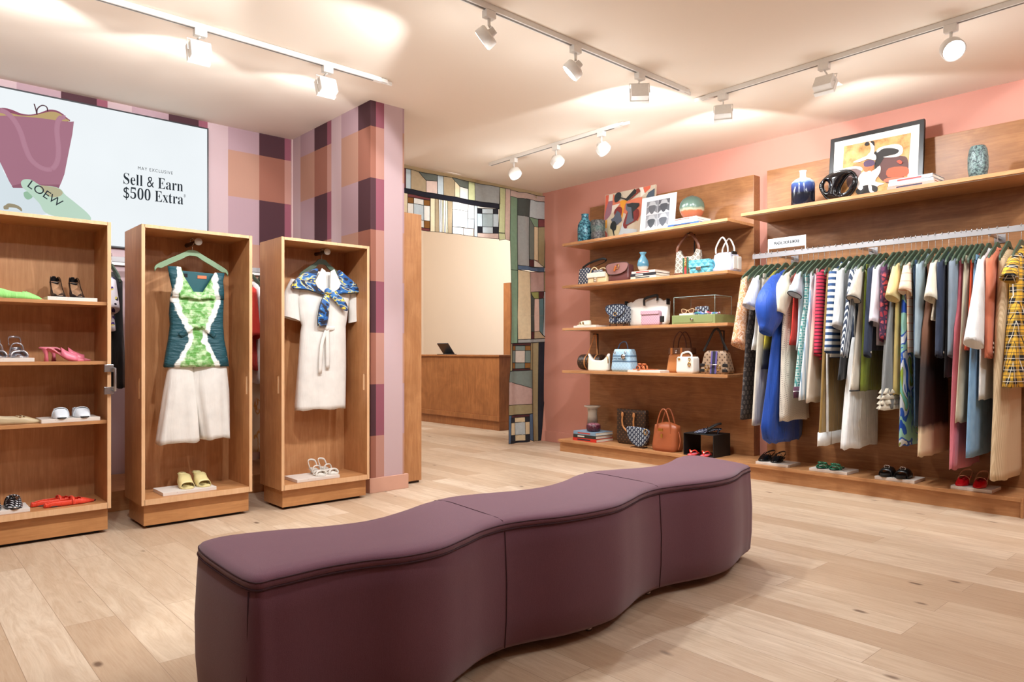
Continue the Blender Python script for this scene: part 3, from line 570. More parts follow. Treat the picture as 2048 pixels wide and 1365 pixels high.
curtain('patchwork_curtain', 'long narrow patchwork curtain drop of green, navy and beige cloth beside the pink wall', D, (0, 0, 1), lambda x, z: .016 * math.sin(x * 19 + .4) + .008 * math.sin(x * 41 + z * 2) + .008 * math.sin(z * 3))
BR = P('brass', (204, 160, 82), .3, 1.)
t = thing('curtain_rod', 'brass curtain rod holding the patchwork cloth across the opening', 'curtain rod', (0, CUR_Y + .04, 2.955))
m_ = MB(); m_.tube([(CX1 + .002, .0, 0), (RW - .012, .0, 0)], .011, 10); part(t, 'rod', m_, BR)
for x in (RW - .012, CX1): m_ = MB(); m_.tube([(x, 0, 0), (x + .012, 0, 0)], .026, 14); part(t, 'end_socket', m_, BR)

# ================================================================== RIGHT WALL FIXTURES
SF, PF = 5.57, 6.02                      # shelf front, panel face
t = thing('shelving_unit', 'tall wooden wall unit with four long shelves of handbags', 'shelf unit', (PF, 4.385, 0))
part(t, 'back_panel', MB().box(0, 3.374 - 4.385, .13, RW - PF, 5.395 - 4.385, 2.735), wood('panel_veneer', (172, 120, 76), (124, 80, 46), 1), bevel=.003)
part(t, 'plinth', MB().box(5.63 - PF, 3.31 - 4.385, 0, RW - PF, 5.485 - 4.385, .108), WOODH)
part(t, 'base_board', MB().box(5.60 - PF, 3.31 - 4.385, .108, RW - PF, 5.485 - 4.385, .135), WOODH, bevel=.002)
for z in (2.28, 1.82, 1.358, .897):
    part(t, 'shelf', MB().box(SF - PF, 3.374 - 4.385, z - .027, 0, 5.395 - 4.385, z), WOODH, bevel=.002)
    part(t, 'light_strip', MB().box(SF - PF + .02, 3.40 - 4.385, z - .031, SF - PF + .028, 5.37 - 4.385, z - .027), WH)
t = thing('hanging_unit', 'tall wooden wall unit with one high shelf above the clothes rail', 'shelf unit', (PF, 2.2, 0))
part(t, 'back_panel', MB().box(0, 1.12 - 2.2, .13, RW - PF, 3.245 - 2.2, 2.745), MATS['panel_veneer'], bevel=.003)
part(t, 'plinth', MB().box(5.63 - PF, 1.24 - 2.2, 0, RW - PF, 3.31 - 2.2, .108), WOODH)
part(t, 'base_board', MB().box(5.60 - PF, 1.235 - 2.2, .108, RW - PF, 3.31 - 2.2, .135), WOODH, bevel=.002)
part(t, 'end_stile', MB().box(5.612 - PF, 1.225 - 2.2, 0, RW - PF, 1.24 - 2.2, .135), WOODH, bevel=.002)
part(t, 'shelf', MB().box(SF - PF, 1.12 - 2.2, 2.272, 0, 3.245 - 2.2, 2.30), WOODH, bevel=.002)
part(t, 'light_strip', MB().box(SF - PF + .02, 1.14 - 2.2, 2.268, SF - PF + .028, 3.22 - 2.2, 2.272), WH)
RX, RZ = 5.75, 1.957
t = thing('clothes_rail', 'flat white metal clothes rail fixed to the right wooden panel', 'clothes rail', (RX, 2.2, RZ))
part(t, 'bar', MB().box(-.008, 1.13 - 2.2, -.042, .008, 3.232 - 2.2, 0), P('rail_chrome', (196, 196, 198), .22, .7), bevel=.001)
for y in (2.98, 2.32, 1.45):
    part(t, 'bracket', MB().box(.008, y - 2.21, -.05, PF - RX, y - 2.19, -.03).box(PF - RX - .008, y - 2.235, -.075, PF - RX, y - 2.165, -.01), st, bevel=.001)
t = thing('rail_sign', 'small white designer sign standing on the left end of the clothes rail', 'sign', (RX, 2.99, RZ))
a, b = atX(1536, 476, RX), atX(1612, 467.5, RX)
y0, y1 = b.y - 2.99, a.y - 2.99
part(t, 'board', MB().box(-.002, y0, .030, .002, y1, .118), P('sign_white', (222, 224, 224), .5), bevel=.0008)
for y in (y0 + .004, y1 - .004): part(t, 'leg', MB().box(-.003, y - .004, 0, .003, y + .004, .035), WH)
ink = P('sign_ink', (50, 52, 56), .6)
text(t, 'lettering', 'PRADA, DIOR & MORE', .036, ink, frameM((-.0030, (y0 + y1) / 2, .062), (0, -1, 0), (0, 0, 1)), sx=(y1 - y0) / .54, offset=.0012)
# ================================================================== HANGERS AND CLOTHES
HG = P('hanger_green', (60, 76, 58), .5); HGL = P('hanger_green_light', (124, 150, 116), .5); HK = P('hook_steel', (196, 192, 184), .25, .9)
def hanger_into(t, w_=.2, drop=.055, m=None, hk=0.):
    """hook top at z=0 (over the rail), shoulders below; spans local x"""
    m_ = MB(); m_.tube(smooth_path([(-.012, 0, -.012), (-.013, 0, .003), (0, 0, .012), (.014, 0, .0), (.010, 0, -.022), (.0, 0, -.04), (0, 0, -.092 - hk)], 4), .0022, 6); part(t, 'hook', m_, HK)
    pts = [(-w_, 0, -.095 - drop - .055), (-w_ * .93, 0, -.095 - drop - .03), (-w_ * .6, 0, -.095 - drop * .75), (-w_ * .28, 0, -.10), (-.03, 0, -.078), (0, 0, -.074), (.03, 0, -.078), (w_ * .28, 0, -.10), (w_ * .6, 0, -.095 - drop * .75), (w_ * .93, 0, -.095 - drop - .03), (w_, 0, -.095 - drop - .055)]
    pts = [(a_, b_, c_ - hk) for a_, b_, c_ in pts]; q_ = smooth_path(pts, 3); up = [(p_.x, p_.z + .008) for p_ in q_]; lo = [(p_.x * .985, p_.z - (.014 if abs(p_.x) > w_ * .9 else .03 + .0 * abs(p_.x))) for p_ in q_][::-1]
    m_ = MB(); m_.prism(up + lo, -.006, .006, 1); part(t, 'shoulder_bar', m_, m or HG, bevel=.003)
def gbody(m_, rows, th, fold=.0, k=5, ph=0., n=30, mi=0, y0=0.):
    """rows: (z, xl, xr[, thickness]) from top to hem"""
    rings = []
    for i, r_ in enumerate(rows):
        z, xl, xr = r_[:3]; b = r_[3] if len(r_) > 3 else th; c_ = (xl + xr) / 2; a = (xr - xl) / 2; ff = fold * min(1, i / max(1, len(rows) * .4))
        rg = []
        for j in range(n):
            g = 2 * PI * j / n; cx = math.cos(g); sy = math.sin(g); rr = 1 + ff * math.sin(k * g + ph + i * .15) + ff * .5 * math.sin((2 * k + 1) * g + ph * 2)
            rg.append((c_ + a * math.copysign(abs(cx) ** .8, cx) * (1 + (rr - 1) * .25), y0 + b * math.copysign(abs(sy) ** .7, sy) * rr, z + (.006 * math.sin(k * g + ph) if i == len(rows) - 1 else 0)))
        rings.append(rg)
    return m_.loft(rings, mi, True, (1, 1))
def interp(rows, step=.05):
    out = []
    for a, b in zip(rows, rows[1:]):
        n_ = max(1, int(abs(b[0] - a[0]) / step))
        for i in range(n_): out.append(tuple(x + (y - x) * i / n_ for x, y in zip(a, b)))
    return out + [rows[-1]]
def sleeve(m_, sx, z0, L, out, r0, r1, sgn=-1, puff=0, cuff=None, mi=0, y=0., fold=.08, ph=0., ty=1.):
    """hangs from the shoulder end"""
    n_ = max(4, int(L / .035)); rings = []
    for i in range(n_ + 1):
        f = i / n_; z = z0 - L * f + .0; x = sx + sgn * out * f; r = r0 + (r1 - r0) * f + puff * math.sin(PI * min(1, f * 1.05)) ** 1.0
        rings.append([(x + r * math.cos(2 * PI * j / 18) * (1 + fold * math.sin(4 * 2 * PI * j / 18 + ph + f * 3)), y + ty * r * .62 * math.sin(2 * PI * j / 18) * (1 + fold * math.cos(3 * 2 * PI * j / 18 + ph)), z + (-.3 * r * math.cos(2 * PI * j / 18) * sgn * -1 * f)) for j in range(18)])
    top = [(sum(p_[0] for p_ in rings[0]) / 18 + (p_[0] - sx) * .35 + .02 * -sgn, y + (p_[1] - y) * .5, p_[2] + .028) for p_ in rings[0]]
    m_.loft([top] + rings, mi, True, (1, 0)); inner = [[(x * .92 + (sx + sgn * out) * .08, y + (yy - y) * .85, z) for x, yy, z in rings[-1]], [(x * .8 + (sx + sgn * out) * .2, y + (yy - y) * .6, z + .05) for x, yy, z in rings[-1]]]
    return m_.loft([rings[-1]] + inner, mi, True, (0, 1))
M_ = {}
def CLO(k, c, **kw): M_[k] = cloth('cloth_' + k, c, **kw); return M_[k]
CLO('white', (236, 236, 234)); CLO('cream', (228, 218, 196)); CLO('tweed', (224, 216, 200), weave=160., col2=(206, 194, 174)); CLO('blue', (2, 66, 162), rough=.55); CLO('red', (206, 52, 40)); CLO('paleblue', (196, 212, 220))
CLO('beigesatin', (214, 200, 180), rough=.4); CLO('gold', (142, 112, 58), rough=.35); CLO('black', (24, 24, 28)); CLO('olive', (120, 132, 42), rough=.35); CLO('denimd', (26, 36, 58), weave=220., col2=(40, 52, 76)); CLO('lav', (232, 226, 236))
CLO('yellow', (226, 204, 142)); CLO('yellow2', (206, 182, 112)); CLO('greyblue', (140, 158, 168), rough=.4); CLO('grey', (120, 132, 144)); CLO('brown', (70, 44, 32)); CLO('pink', (192, 100, 112)); CLO('darkred', (128, 48, 54)); CLO('orange', (226, 82, 42)); CLO('jeans', (96, 142, 184), weave=200., col2=(140, 178, 208))
CLO('jeansd', (52, 78, 110), weave=200., col2=(74, 104, 136)); CLO('coral', (230, 138, 104), weave=120., col2=(214, 116, 84)); CLO('tan', (198, 170, 132), weave=140.); CLO('plum', (84, 36, 62)); CLO('khaki', (186, 174, 148)); CLO('taupe', (120, 104, 100)); CLO('mesh', (150, 152, 150), weave=120., col2=(120, 122, 122)); CLO('navy', (32, 42, 66))
CLO('yblack', (190, 176, 52)); CLO('peach', (236, 208, 184))
stripes('cloth_magstripe', 2, [(206, 54, 84), (38, 24, 36)], .028, stops=[0, .72]); stripes('cloth_navystripe', 2, [(236, 236, 232), (44, 76, 122)], .048, stops=[0, .55]); stripes('cloth_finestripe', 0, [(44, 56, 78), (214, 220, 222)], .016, stops=[0, .6], wob=.02)
stripes('cloth_bluestripe', 0, [(224, 230, 234), (150, 178, 200)], .05, stops=[0, .7]); stripes('cloth_peachstripe', 2, [(240, 216, 190), (222, 130, 92)], .06, stops=[0, .93]); stripes('cloth_ribtan', 0, [(202, 176, 140), (186, 158, 122)], .012)
lattice('cloth_teal', (62, 148, 142), (196, 212, 206), .045, .6, .84, 0., (70, 154, 148)); jacquard('cloth_ff', (44, 38, 38), (92, 82, 76), .05, .04, .0); lattice('cloth_dots', (222, 212, 196), (96, 82, 78), .011, .8, .30)
n = N('cloth_paisley'); v = n.co(); f = n.noise(v, 14., 4., .6, 2.5); n.out(n.ramp(f, [(.35, (206, 142, 92)), (.48, (222, 170, 124)), (.52, (236, 226, 214)), (.56, (214, 150, 100)), (.68, (170, 110, 84))]), .7)
n = N('cloth_swirl'); v = n.co(); f = n.noise(n.mp(v, (1, 1, .7)), 5., 1.5, .4, 1.6); n.out(n.ramp(f, [(.30, (30, 84, 190)), (.38, (150, 204, 188)), (.45, (52, 96, 186)), (.50, (216, 222, 228)), (.56, (140, 164, 54)), (.60, (122, 196, 176)), (.68, (22, 26, 34))], True), .45)
n = N('cloth_maroonprint'); v = n.co(); f = n.voro(v, 26., 'DISTANCE_TO_EDGE'); cc = n.noise(v, 9.); n.out(n.mix(n.math('LESS_THAN', f, .14), n.ramp(cc, [(.4, (150, 40, 54)), (.5, (196, 84, 90)), (.6, (84, 34, 70))]), (60, 32, 60)), .8)
n = N('cloth_browndip'); v = n.co(); z_ = n.sep(v)[2]; f = n.math('ADD', z_, n.math('MULTIPLY', n.noise(v, 9.), .08)); n.out(n.ramp(n.math('ADD', f, 1.62), [(.0, (214, 192, 156)), (.30, (208, 184, 148)), (.36, (60, 38, 28)), (.75, (34, 24, 22)), (1., (110, 70, 46))]), .6)
n = N('cloth_plaid'); v = n.co(); xs = n.sep(v); 
def band(x, per, lo, hi, sh=0.): f_ = n.math('FRACT', n.math('DIVIDE', n.math('ADD', x, 40. + sh), per)); return n.math('MULTIPLY', n.math('GREATER_THAN', f_, lo), n.math('LESS_THAN', f_, hi))
ux = n.math('ADD', xs[0], n.math('MULTIPLY', xs[1], .8)); bx = band(ux, .075, 0, .5); bz = band(xs[2], .075, 0, .5); th_ = n.math('MAXIMUM', band(ux, .075, .68, .73), band(xs[2], .075, .68, .73)); wh = n.math('MAXIMUM', band(ux, .075, .19, .235), band(xs[2], .075, .19, .235))
c_ = n.mix(n.math('MULTIPLY', n.math('ADD', bx, bz), .5), (226, 176, 50), (12, 12, 20)); n.out(n.mix(wh, n.mix(th_, c_, (40, 34, 40)), (222, 216, 200)), .8)
n = N('cloth_yellowdip'); v = n.co(); z_ = n.sep(v)[2]; n.out(n.ramp(n.math('ADD', z_, 1.), [(.1, (40, 40, 40)), (.22, (40, 40, 40)), (.3, (196, 178, 50)), (.9, (214, 196, 70))]), .7)
n = N('cloth_pinkdip'); v = n.co(); z_ = n.sep(v)[2]; n.out(n.ramp(n.math('ADD', z_, 1.2), [(.2, (216, 202, 184)), (.55, (214, 190, 172)), (.72, (222, 120, 128)), (1., (226, 190, 190))]), .5)
TRIM = cloth('trim_black', (22, 22, 26)); BTN = P('button_pearl', (206, 196, 178), .25)
# hook px, body material, sleeve (kind, end px x, end px y, sleeve material or None), hem (left px, bottom px), thickness, fold, label, name, category
SH = .066
G = [
 (1509, 'paisley', ('w', 1478, 694), (1500, 712), .020, .1, 'peach paisley blouse at the far left end of the clothes rail', 'blouse', 'blouse'),
 (1521, 'ff', None, (1464, 838), .022, .05, 'long dark brown jacquard skirt dress near the left end of the rail', 'dress', 'dress'),
 (1533, 'white', ('s', 1496, 615), (1503, 700), .018, .08, 'white openwork short-sleeved top between the paisley blouse and the blue dress', 'top', 'top'),
 (1544, 'tweed', None, (1486, 850), .026, .1, 'long cream tweed garment hanging left of the bright blue dress', 'trousers', 'trousers'),
 (1556, 'yellowdip', None, (1524, 738), .018, .1, 'yellow and black strappy garment just behind the blue puff sleeve', 'top', 'top'),
 (1572, 'blue', ('b', 1530, 668), (1523, 888), .036, .22, 'bright cobalt blue balloon dress with huge puff sleeve', 'dress', 'dress'),
 (1590, 'dots', ('p', 1560, 628, 'cream'), (1562, 843), .034, .22, 'cream dotted pleated dress with pale cuffed puff sleeve', 'dress', 'dress'),
 (1605, 'red', None, (1578, 690), .018, .06, 'red knitted tank top with scooped neck on the rail', 'top', 'top'),
 (1617, 'paleblue', ('s', 1588, 590), (1592, 700), .018, .06, 'pale blue tee with dark sleeve edge on the rail', 'shirt', 'shirt'),
 (1627, 'teal', None, (1574, 795), .024, .06, 'teal patterned dress with burgundy border at its hem', 'dress', 'dress'),
 (1637, 'bluestripe', None, (1592, 800), .022, .1, 'white dress with soft blue stripes beside the teal dress', 'dress', 'dress'),
 (1649, 'pinkdip', None, (1612, 806), .026, .12, 'beige satin skirt fading to pink at the top', 'skirt', 'skirt'),
 (1660, 'magstripe', ('l', 1634, 712), (1640, 720), .018, .04, 'magenta knit with thin black stripes on the rail', 'sweater', 'sweater'),
 (1673, 'gold', None, (1637, 892), .028, .12, 'bronze satin trousers with white side stripe and white hem', 'trousers', 'trousers'),
 (1685, 'navystripe', ('l', 1655, 706), (1660, 715), .020, .05, 'navy and white broad striped shirt on the rail', 'shirt', 'shirt'),
 (1700, 'white', ('t', 1676, 655), (1682, 720), .018, .08, 'plain white tee with drooping sleeve right of the striped shirt', 'shirt', 'shirt'),
 (1714, 'black', None, (1668, 760), .022, .1, 'black garment between the white tee and the thin striped dress', 'dress', 'dress'),
 (1726, 'finestripe', ('l', 1680, 722), (1666, 896), .034, .2, 'navy pinstripe shirt dress with full white skirt', 'dress', 'dress'),
 (1738, 'tweed', ('s', 1706, 600), (1688, 782), .026, .05, 'cream boucle dress edged with black piping', 'dress', 'dress'),
 (1748, 'olive', None, (1722, 782), .024, .1, 'olive green satin skirt beside the cream boucle dress', 'skirt', 'skirt'),
 (1761, 'denimd', ('l', 1733, 755), (1736, 700), .022, .04, 'dark indigo denim jacket left of the lavender tee', 'jacket', 'jacket'),
 (1772, 'lav', ('t', 1756, 648), (1754, 690), .018, .08, 'lavender white tee with drooping sleeve on the rail', 'shirt', 'shirt'),
 (1788, 'maroonprint', ('l', 1770, 682), (1768, 770), .020, .06, 'maroon and pink printed knit on the rail', 'sweater', 'sweater'),
 (1798, 'mesh', None, (1750, 818), .034, .24, 'grey mesh dress ending in cream ruffles', 'dress', 'dress'),
 (1810, 'yellow2', ('s', 1783, 598, 'yellow'), (1788, 790), .024, .12, 'pale yellow dress with short fluted sleeve', 'dress', 'dress'),
 (1823, 'swirl', None, (1800, 893), .030, .08, 'long blue, green and white swirl print dress', 'dress', 'dress'),
 (1832, 'peachstripe', ('s', 1812, 585), (1816, 705), .018, .08, 'peach striped blouse with gathered short sleeve', 'blouse', 'blouse'),
 (1844, 'jeansd', None, (1830, 852), .018, .06, 'narrow dark blue jeans hanging behind the grey-blue blouse', 'jeans', 'jeans'),
 (1857, 'greyblue', ('l', 1838, 738), (1840, 690), .020, .08, 'grey-blue satin blouse with long draped sleeve', 'blouse', 'blouse'),
 (1871, 'browndip', None, (1834, 914), .034, .14, 'long dark brown dress fading to a beige hem', 'dress', 'dress'),
 (1885, 'cream', ('s', 1862, 600), (1862, 640), .018, .08, 'cream top with tan edges left of the denim jacket', 'top', 'top'),
 (1898, 'denimd', ('l', 1878, 735), (1876, 715), .026, .04, 'dark blue denim jacket with pale stitching right of the cream top', 'jacket', 'jacket'),
 (1911, 'black', None, (1890, 755), .020, .1, 'short black garment between the denim and grey jackets', 'skirt', 'skirt'),
 (1923, 'grey', ('l', 1912, 716), (1908, 715), .026, .04, 'slate grey tailored jacket on the rail', 'jacket', 'jacket'),
 (1933, 'pink', None, (1900, 940), .028, .16, 'long dusty pink dress reaching down to the red sandals', 'dress', 'dress'),
 (1944, 'khaki', None, (1899, 845), .026, .12, 'pale khaki pleated trousers on the rail', 'trousers', 'trousers'),
 (1955, 'orange', None, (1930, 700), .020, .04, 'bright orange-red knit seen between grey and white', 'sweater', 'sweater'),
 (1964, 'jeans', None, (1924, 915), .024, .05, 'light blue washed jeans near the right end of the rail', 'jeans', 'jeans'),
 (1978, 'white', ('w', 1946, 690), (1958, 800), .024, .08, 'white blouse with wide flared sleeve beside the coral jacket', 'blouse', 'blouse'),
 (1995, 'coral', ('l', 1978, 720), (1972, 716), .032, .03, 'coral boucle jacket with three pale cuff buttons', 'jacket', 'jacket'),
 (2017, 'ribtan', None, (1986, 962), .045, .10, 'long tan ribbed knit dress near the right end of the rail', 'dress', 'dress'),
 (2043, 'plaid', ('s', 2018, 560), (2016, 775), .050, .12, 'yellow and black plaid dress at the right end of the rail', 'dress', 'dress'),
]
for gi, (hx, mk, sl, hem, th, fold, lb, nm, cat) in enumerate(G):
    r_ = ray(hx, 500); Y = RX * r_.y / r_.x; th *= .8 if hx < 2000 else 1
    ht = thing('hanger', 'green hanger holding the ' + ' '.join(lb.split()[:7]).rstrip(','), 'hanger', (RX, Y, RZ + .001), 0, 'green hangers on the long clothes rail')
    hanger_into(ht, .212, hk=.035)
    t = thing(nm, lb, cat, (RX, Y, RZ - SH), 0, 'clothes on the long rail')
    if mk in M_: m = M_[mk]
    else: m = MATS['cloth_' + mk]
    # width at the hem from the picture, height of the hem
    rl = ray(hem[0], 500); a = RX - Y * rl.x / rl.y; a = max(.15, min(.34, a)); zb = atX(hem[0], hem[1], RX - a).z - RZ + SH
    ph = gi * 1.7; mb_ = MB(); kind = sl[0] if sl else None
    sw = .175 if kind else .145
    rows = [(-.098, -.055, .055, th * .5), (-.115, -.10, .10, th * .7), (-.14, -sw * .85, sw * .85, th * .8), (-.165, -sw, sw, th * .9), (-.22, -sw * .98, sw * .98, th), (-.42, -.17, .17, th)]
    if nm in ('trousers', 'jeans', 'skirt'): rows = [(-.15, -.16, .16, th * .6), (-.22, -.165, .165, th)]
    if mk == 'blue': rows = rows[:5] + [(-.40, -.16, .16, th), (-.6, -.2, .2, th * 1.2), (zb + .14, -a * 1.15, .25, th * 1.5), (zb + .04, -a * 1.05, .24, th * 1.4), (zb, -a * .8, .2, th)]
    else: rows = rows + [(-.62, -(.17 + (a - .17) * .35), (.17 + (a - .17) * .35), th)] * (zb < -.66) + [(zb, -a, min(a, .245), th * (1.25 if fold > .15 else 1.0))]
    if mk == 'finestripe': rows = rows[:6] + [(-.74, -.18, .18, th)]
    rows = [r for i, r in enumerate(rows) if i == 0 or r[0] < rows[i - 1][0] - .001]
    gbody(mb_, interp(rows), th, fold, 5 + gi % 3, ph)
    part(t, 'body', mb_, m)
    if nm in ('trousers', 'jeans', 'skirt'):
        mb_ = MB(); mb_.box(-.165, -.012, -.165, .165, .012, -.125); part(t, 'waistband', mb_, m, bevel=.004)
    if kind:
        se = atX(sl[1], sl[2], RX - .26); rs = ray(sl[1], 500); ox_ = RX - Y * rs.x / rs.y; ox_ = max(.22, min(.36, ox_)); L = max(.10, -.165 - (se.z - RZ + SH)); L = min(L, .66)
        ms = M_.get(sl[3]) or MATS['cloth_' + sl[3]] if len(sl) > 3 else m
        pr = dict(w=(.045, .105, .0, .10), s=(.048, .082, .0, .09), b=(.07, .08, .11, .10), p=(.05, .06, .05, .08), l=(.052, .046, .0, .05), t=(.048, .074, 0, .04))[kind]
        for sg in (-1, 1):
            mb_ = MB(); sleeve(mb_, sg * (sw - .01), -.165, L, max(.02, ox_ - sw) if sg < 0 else .015, pr[0] if sg < 0 else .035, pr[1] if sg < 0 else min(pr[1], .04), sg, pr[2] if sg < 0 else 0, ph=ph, y=0, ty=.8 if th < .03 else 1.0)
            s_ = part(t, 'sleeve', mb_, ms)
            if mk in ('tweed', 'paleblue', 'coral', 'denimd', 'grey') and sg < 0:
                ex = -(sw - .01) - max(.02, ox_ - sw)
                if mk in ('tweed', 'paleblue'):
                    mb_ = MB(); mb_.tube([(ex + pr[1] * 1.02 * math.cos(j * PI / 9), .62 * pr[1] * .82 * math.sin(j * PI / 9), -.165 - L - .3 * pr[1] * math.cos(j * PI / 9)) for j in range(18)], .004, 6, closed=True); part(s_, 'sleeve_piping', mb_, TRIM)
                else:
                    for b_ in range(3 if mk == 'coral' else 1):
                        mb_ = MB(); mb_.ball((ex - .0, -pr[1] * .55 - .004, -.165 - L + .03 + b_ * .03), .009, 10, sz=(1, .4, 1)); part(s_, 'button', mb_, BTN)
    # details
    if mk in ('white', 'navystripe', 'finestripe', 'denimd', 'grey', 'coral', 'plaid', 'greyblue'):
        mb_ = MB(); mb_.tube(smooth_path([(-.06, -.006, -.112), (-.035, -.012, -.085), (0, .012, -.078), (.035, -.012, -.085), (.06, -.006, -.112)], 4), .013, 8, flat=.45); part(t, 'collar', mb_, m)
    if mk == 'teal':
        mb_ = MB(); gbody(mb_, [(zb + .085, -a * .99, min(a * .99, .25), th * 1.06), (zb - .002, -a * 1.01, min(a * 1.01, .25), th * 1.06)], th, fold * .5, 5, ph); part(t, 'hem_border', mb_, M_['plum'])
        mb_ = MB(); gbody(mb_, [(zb + .052, -a * 1.005, min(a * 1.005, .25), th * 1.10), (zb + .044, -a * 1.005, min(a * 1.005, .25), th * 1.10)], th, fold * .5, 5, ph); part(t, 'hem_stripe', mb_, M_['white'])
    if mk == 'gold':
        for x in (-a * 1.0,): mb_ = MB(); mb_.box(x * .7 - .008, -th * 1.35, zb + .1, x * .7 + .012, -th * .9, -.55); part(t, 'side_stripe', mb_, M_['white'])
        mb_ = MB(); gbody(mb_, [(zb + .10, -a * 1.0, min(a * 1.0, .25), th * 1.15), (zb - .002, -a * 1.04, min(a * 1.04, .25), th * 1.15)], th, fold, 5, ph); part(t, 'hem_cuff', mb_, M_['white'])
    if mk == 'finestripe':
        mb_ = MB(); gbody(mb_, interp([(-.68, -.185, .185, th * 1.05), (-.9, -.25, .25, th * 1.25), (zb - .002, -a * 1.08, min(a * 1.08, .25), th * 1.5)]), th, fold, 6, ph); part(t, 'skirt', mb_, M_['white'])
    if mk == 'mesh':
        for q_ in range(4):
            mb_ = MB(); gbody(mb_, [(zb + .15 - q_ * .038, -a * (.88 + .03 * q_), min(a * (.88 + .03 * q_), .25), th * 1.15), (zb + .11 - q_ * .038, -a * (1.0 + .03 * q_), min(a * (1.0 + .03 * q_), .25), th * 1.55)], th, .3, 9, ph + q_); part(t, 'ruffle', mb_, M_['cream'])
    if mk == 'tweed' and kind:
        mb_ = MB(); mb_.tube([(a * 1.01 * math.cos(j * PI / 15), th * 1.06 * math.copysign(abs(math.sin(j * PI / 15)) ** .7, math.sin(j * PI / 15)), zb) for j in range(30)], .005, 6, closed=True); part(t, 'hem_piping', mb_, TRIM)
    if mk == 'plaid':
        mb_ = MB(); mb_.tube([(.16 * math.cos(j * PI / 12), th * 1.0 * math.sin(j * PI / 12), -.47) for j in range(24)], .014, 8, closed=True); part(t, 'waist_gather', mb_, m)
# ================================================================== LEFT: DISPLAYED OUTFITS
WT = cloth('ivory_cloth', (226, 221, 214), rough=.8, folds=.15)
def peg(t_, x, z, y0, y1):
    m_ = MB(); m_.tube([(x, y1, z), (x, y0, z)], .014, 10); o = part(t_, 'hook_arm', m_, P('dark_peg', (70, 48, 34), .5))
    m_ = MB(); m_.tube([(x, y0, z), (x, y0 - .008, z)], .024, 24); part(t_, 'peg_disc', m_, P('peg_disc', (222, 226, 228), .4)); return o
# case A
pa = atY(396, 484, 4.90); peg(CA, pa.x - 1.206, pa.z, 4.895 - 4.75, .383)
HA = (pa.x - .025, 4.935)
t = thing('hanger', 'pale green hanger holding the tie-dye top in the middle case', 'hanger', (HA[0], HA[1], pa.z + .012), 0)
hanger_into(t, .235, .06, HGL)
t['group'] = 'green hangers in the open cases'
zc = 4.915
n = N('tiedye'); v = n.co(); xs = n.sep(v); ax = n.math('ABSOLUTE', xs[0]); zz = xs[2]
tt = n.math('DIVIDE', n.math('SUBTRACT', -.2, zz), .72)
w1 = n.sep(n.ramp(tt, [(0., .095), (.12, .10), (.26, .125), (.40, .085), (.56, .035), (.64, .03), (.78, .085), (1., .15)]))[0]
dd = n.math('SUBTRACT', n.math('ADD', ax, n.math('MULTIPLY', n.math('SUBTRACT', n.noise(v, 24., 3.), .5), .05)), w1)
vv = n.math('SUBTRACT', ax, n.math('ADD', .035, n.math('MULTIPLY', n.math('ADD', zz, .245), .55)))
grn = n.mix(n.ramp(n.noise(v, 30., 4.), [(.42, 0.), (.62, 1.)]), (96, 160, 72), (190, 220, 170))
col = n.mix(n.ramp(n.math('ADD', n.math('MULTIPLY', dd, 10.), .5), [(.42, 0.), (.5, 1.)]), grn, (238, 242, 236)); col = n.mix(n.ramp(n.math('ADD', n.math('MULTIPLY', dd, 10.), .5), [(.78, 0.), (.86, 1.)]), col, (22, 74, 84))
n.out(col, .5, 0, bump=n.noise(n.mp(v, (3, 3, 12)), 5., 3.), bs=.5, bd=.02)
t = thing('top', 'sleeveless green, white and teal tie-dye top on a pale green hanger', 'top', (pa.x - .012, zc, pa.z), 0)
Z = lambda py: atY(396, py, zc).z - pa.z
Xp = lambda px, py: atY(px, py, zc).x - (pa.x - .012)
def flatcloth(rows, th, n=26, dip=0., fold=.0, k=7, ph=0.):
    m_ = MB(); gbody(m_, interp(rows, .03), th, fold, k, ph, n); return m_
# body below the V, then two shoulder straps
rows = [(Z(585), Xp(343, 585), Xp(446, 585), .035), (Z(600), Xp(340, 600), Xp(447, 600), .045), (Z(630), Xp(338, 630), Xp(446, 630), .052), (Z(650), Xp(340, 650), Xp(446, 650), .048), (Z(680), Xp(336, 680), Xp(448, 680), .05), (Z(705), Xp(331, 705), Xp(453, 705), .055), (Z(733), Xp(326, 733), Xp(457, 728), .058)]
part(t, 'bodice', flatcloth(rows, .05, fold=.05, k=9), MATS['tiedye'])
for sg in (-1, 1):
    if sg < 0: L_ = [(Xp(333, 542), Xp(360, 534), Z(538)), (Xp(336, 556), Xp(366, 556), Z(556)), (Xp(342, 580), Xp(384, 586), Z(583)), (Xp(342, 596), Xp(393, 600), Z(598))]
    else: L_ = [(Xp(427, 541), Xp(447, 549), Z(544)), (Xp(418, 560), Xp(444, 562), Z(560)), (Xp(404, 585), Xp(446, 586), Z(583)), (Xp(392, 598), Xp(446, 598), Z(598))]
    m_ = MB(); m_.loft([[(c_ + (w_ / 2) * math.cos(j * PI / 8), -.022 + .020 * math.sin(j * PI / 8), z) for j in range(16)] for (c_, w_, z) in [((a + b) / 2, b - a, z) for a, b, z in L_]]); part(t, 'shoulder_strap', m_, MATS['tiedye'])
m_ = MB(); m_.prism([(Xp(356, 546), Z(543)), (Xp(430, 548), Z(545)), (Xp(440, 590), Z(590)), (Xp(344, 590), Z(590))], .012, .03, 1); part(t, 'back_panel', m_, P('teal_satin', (24, 84, 92), .45), bevel=.004)
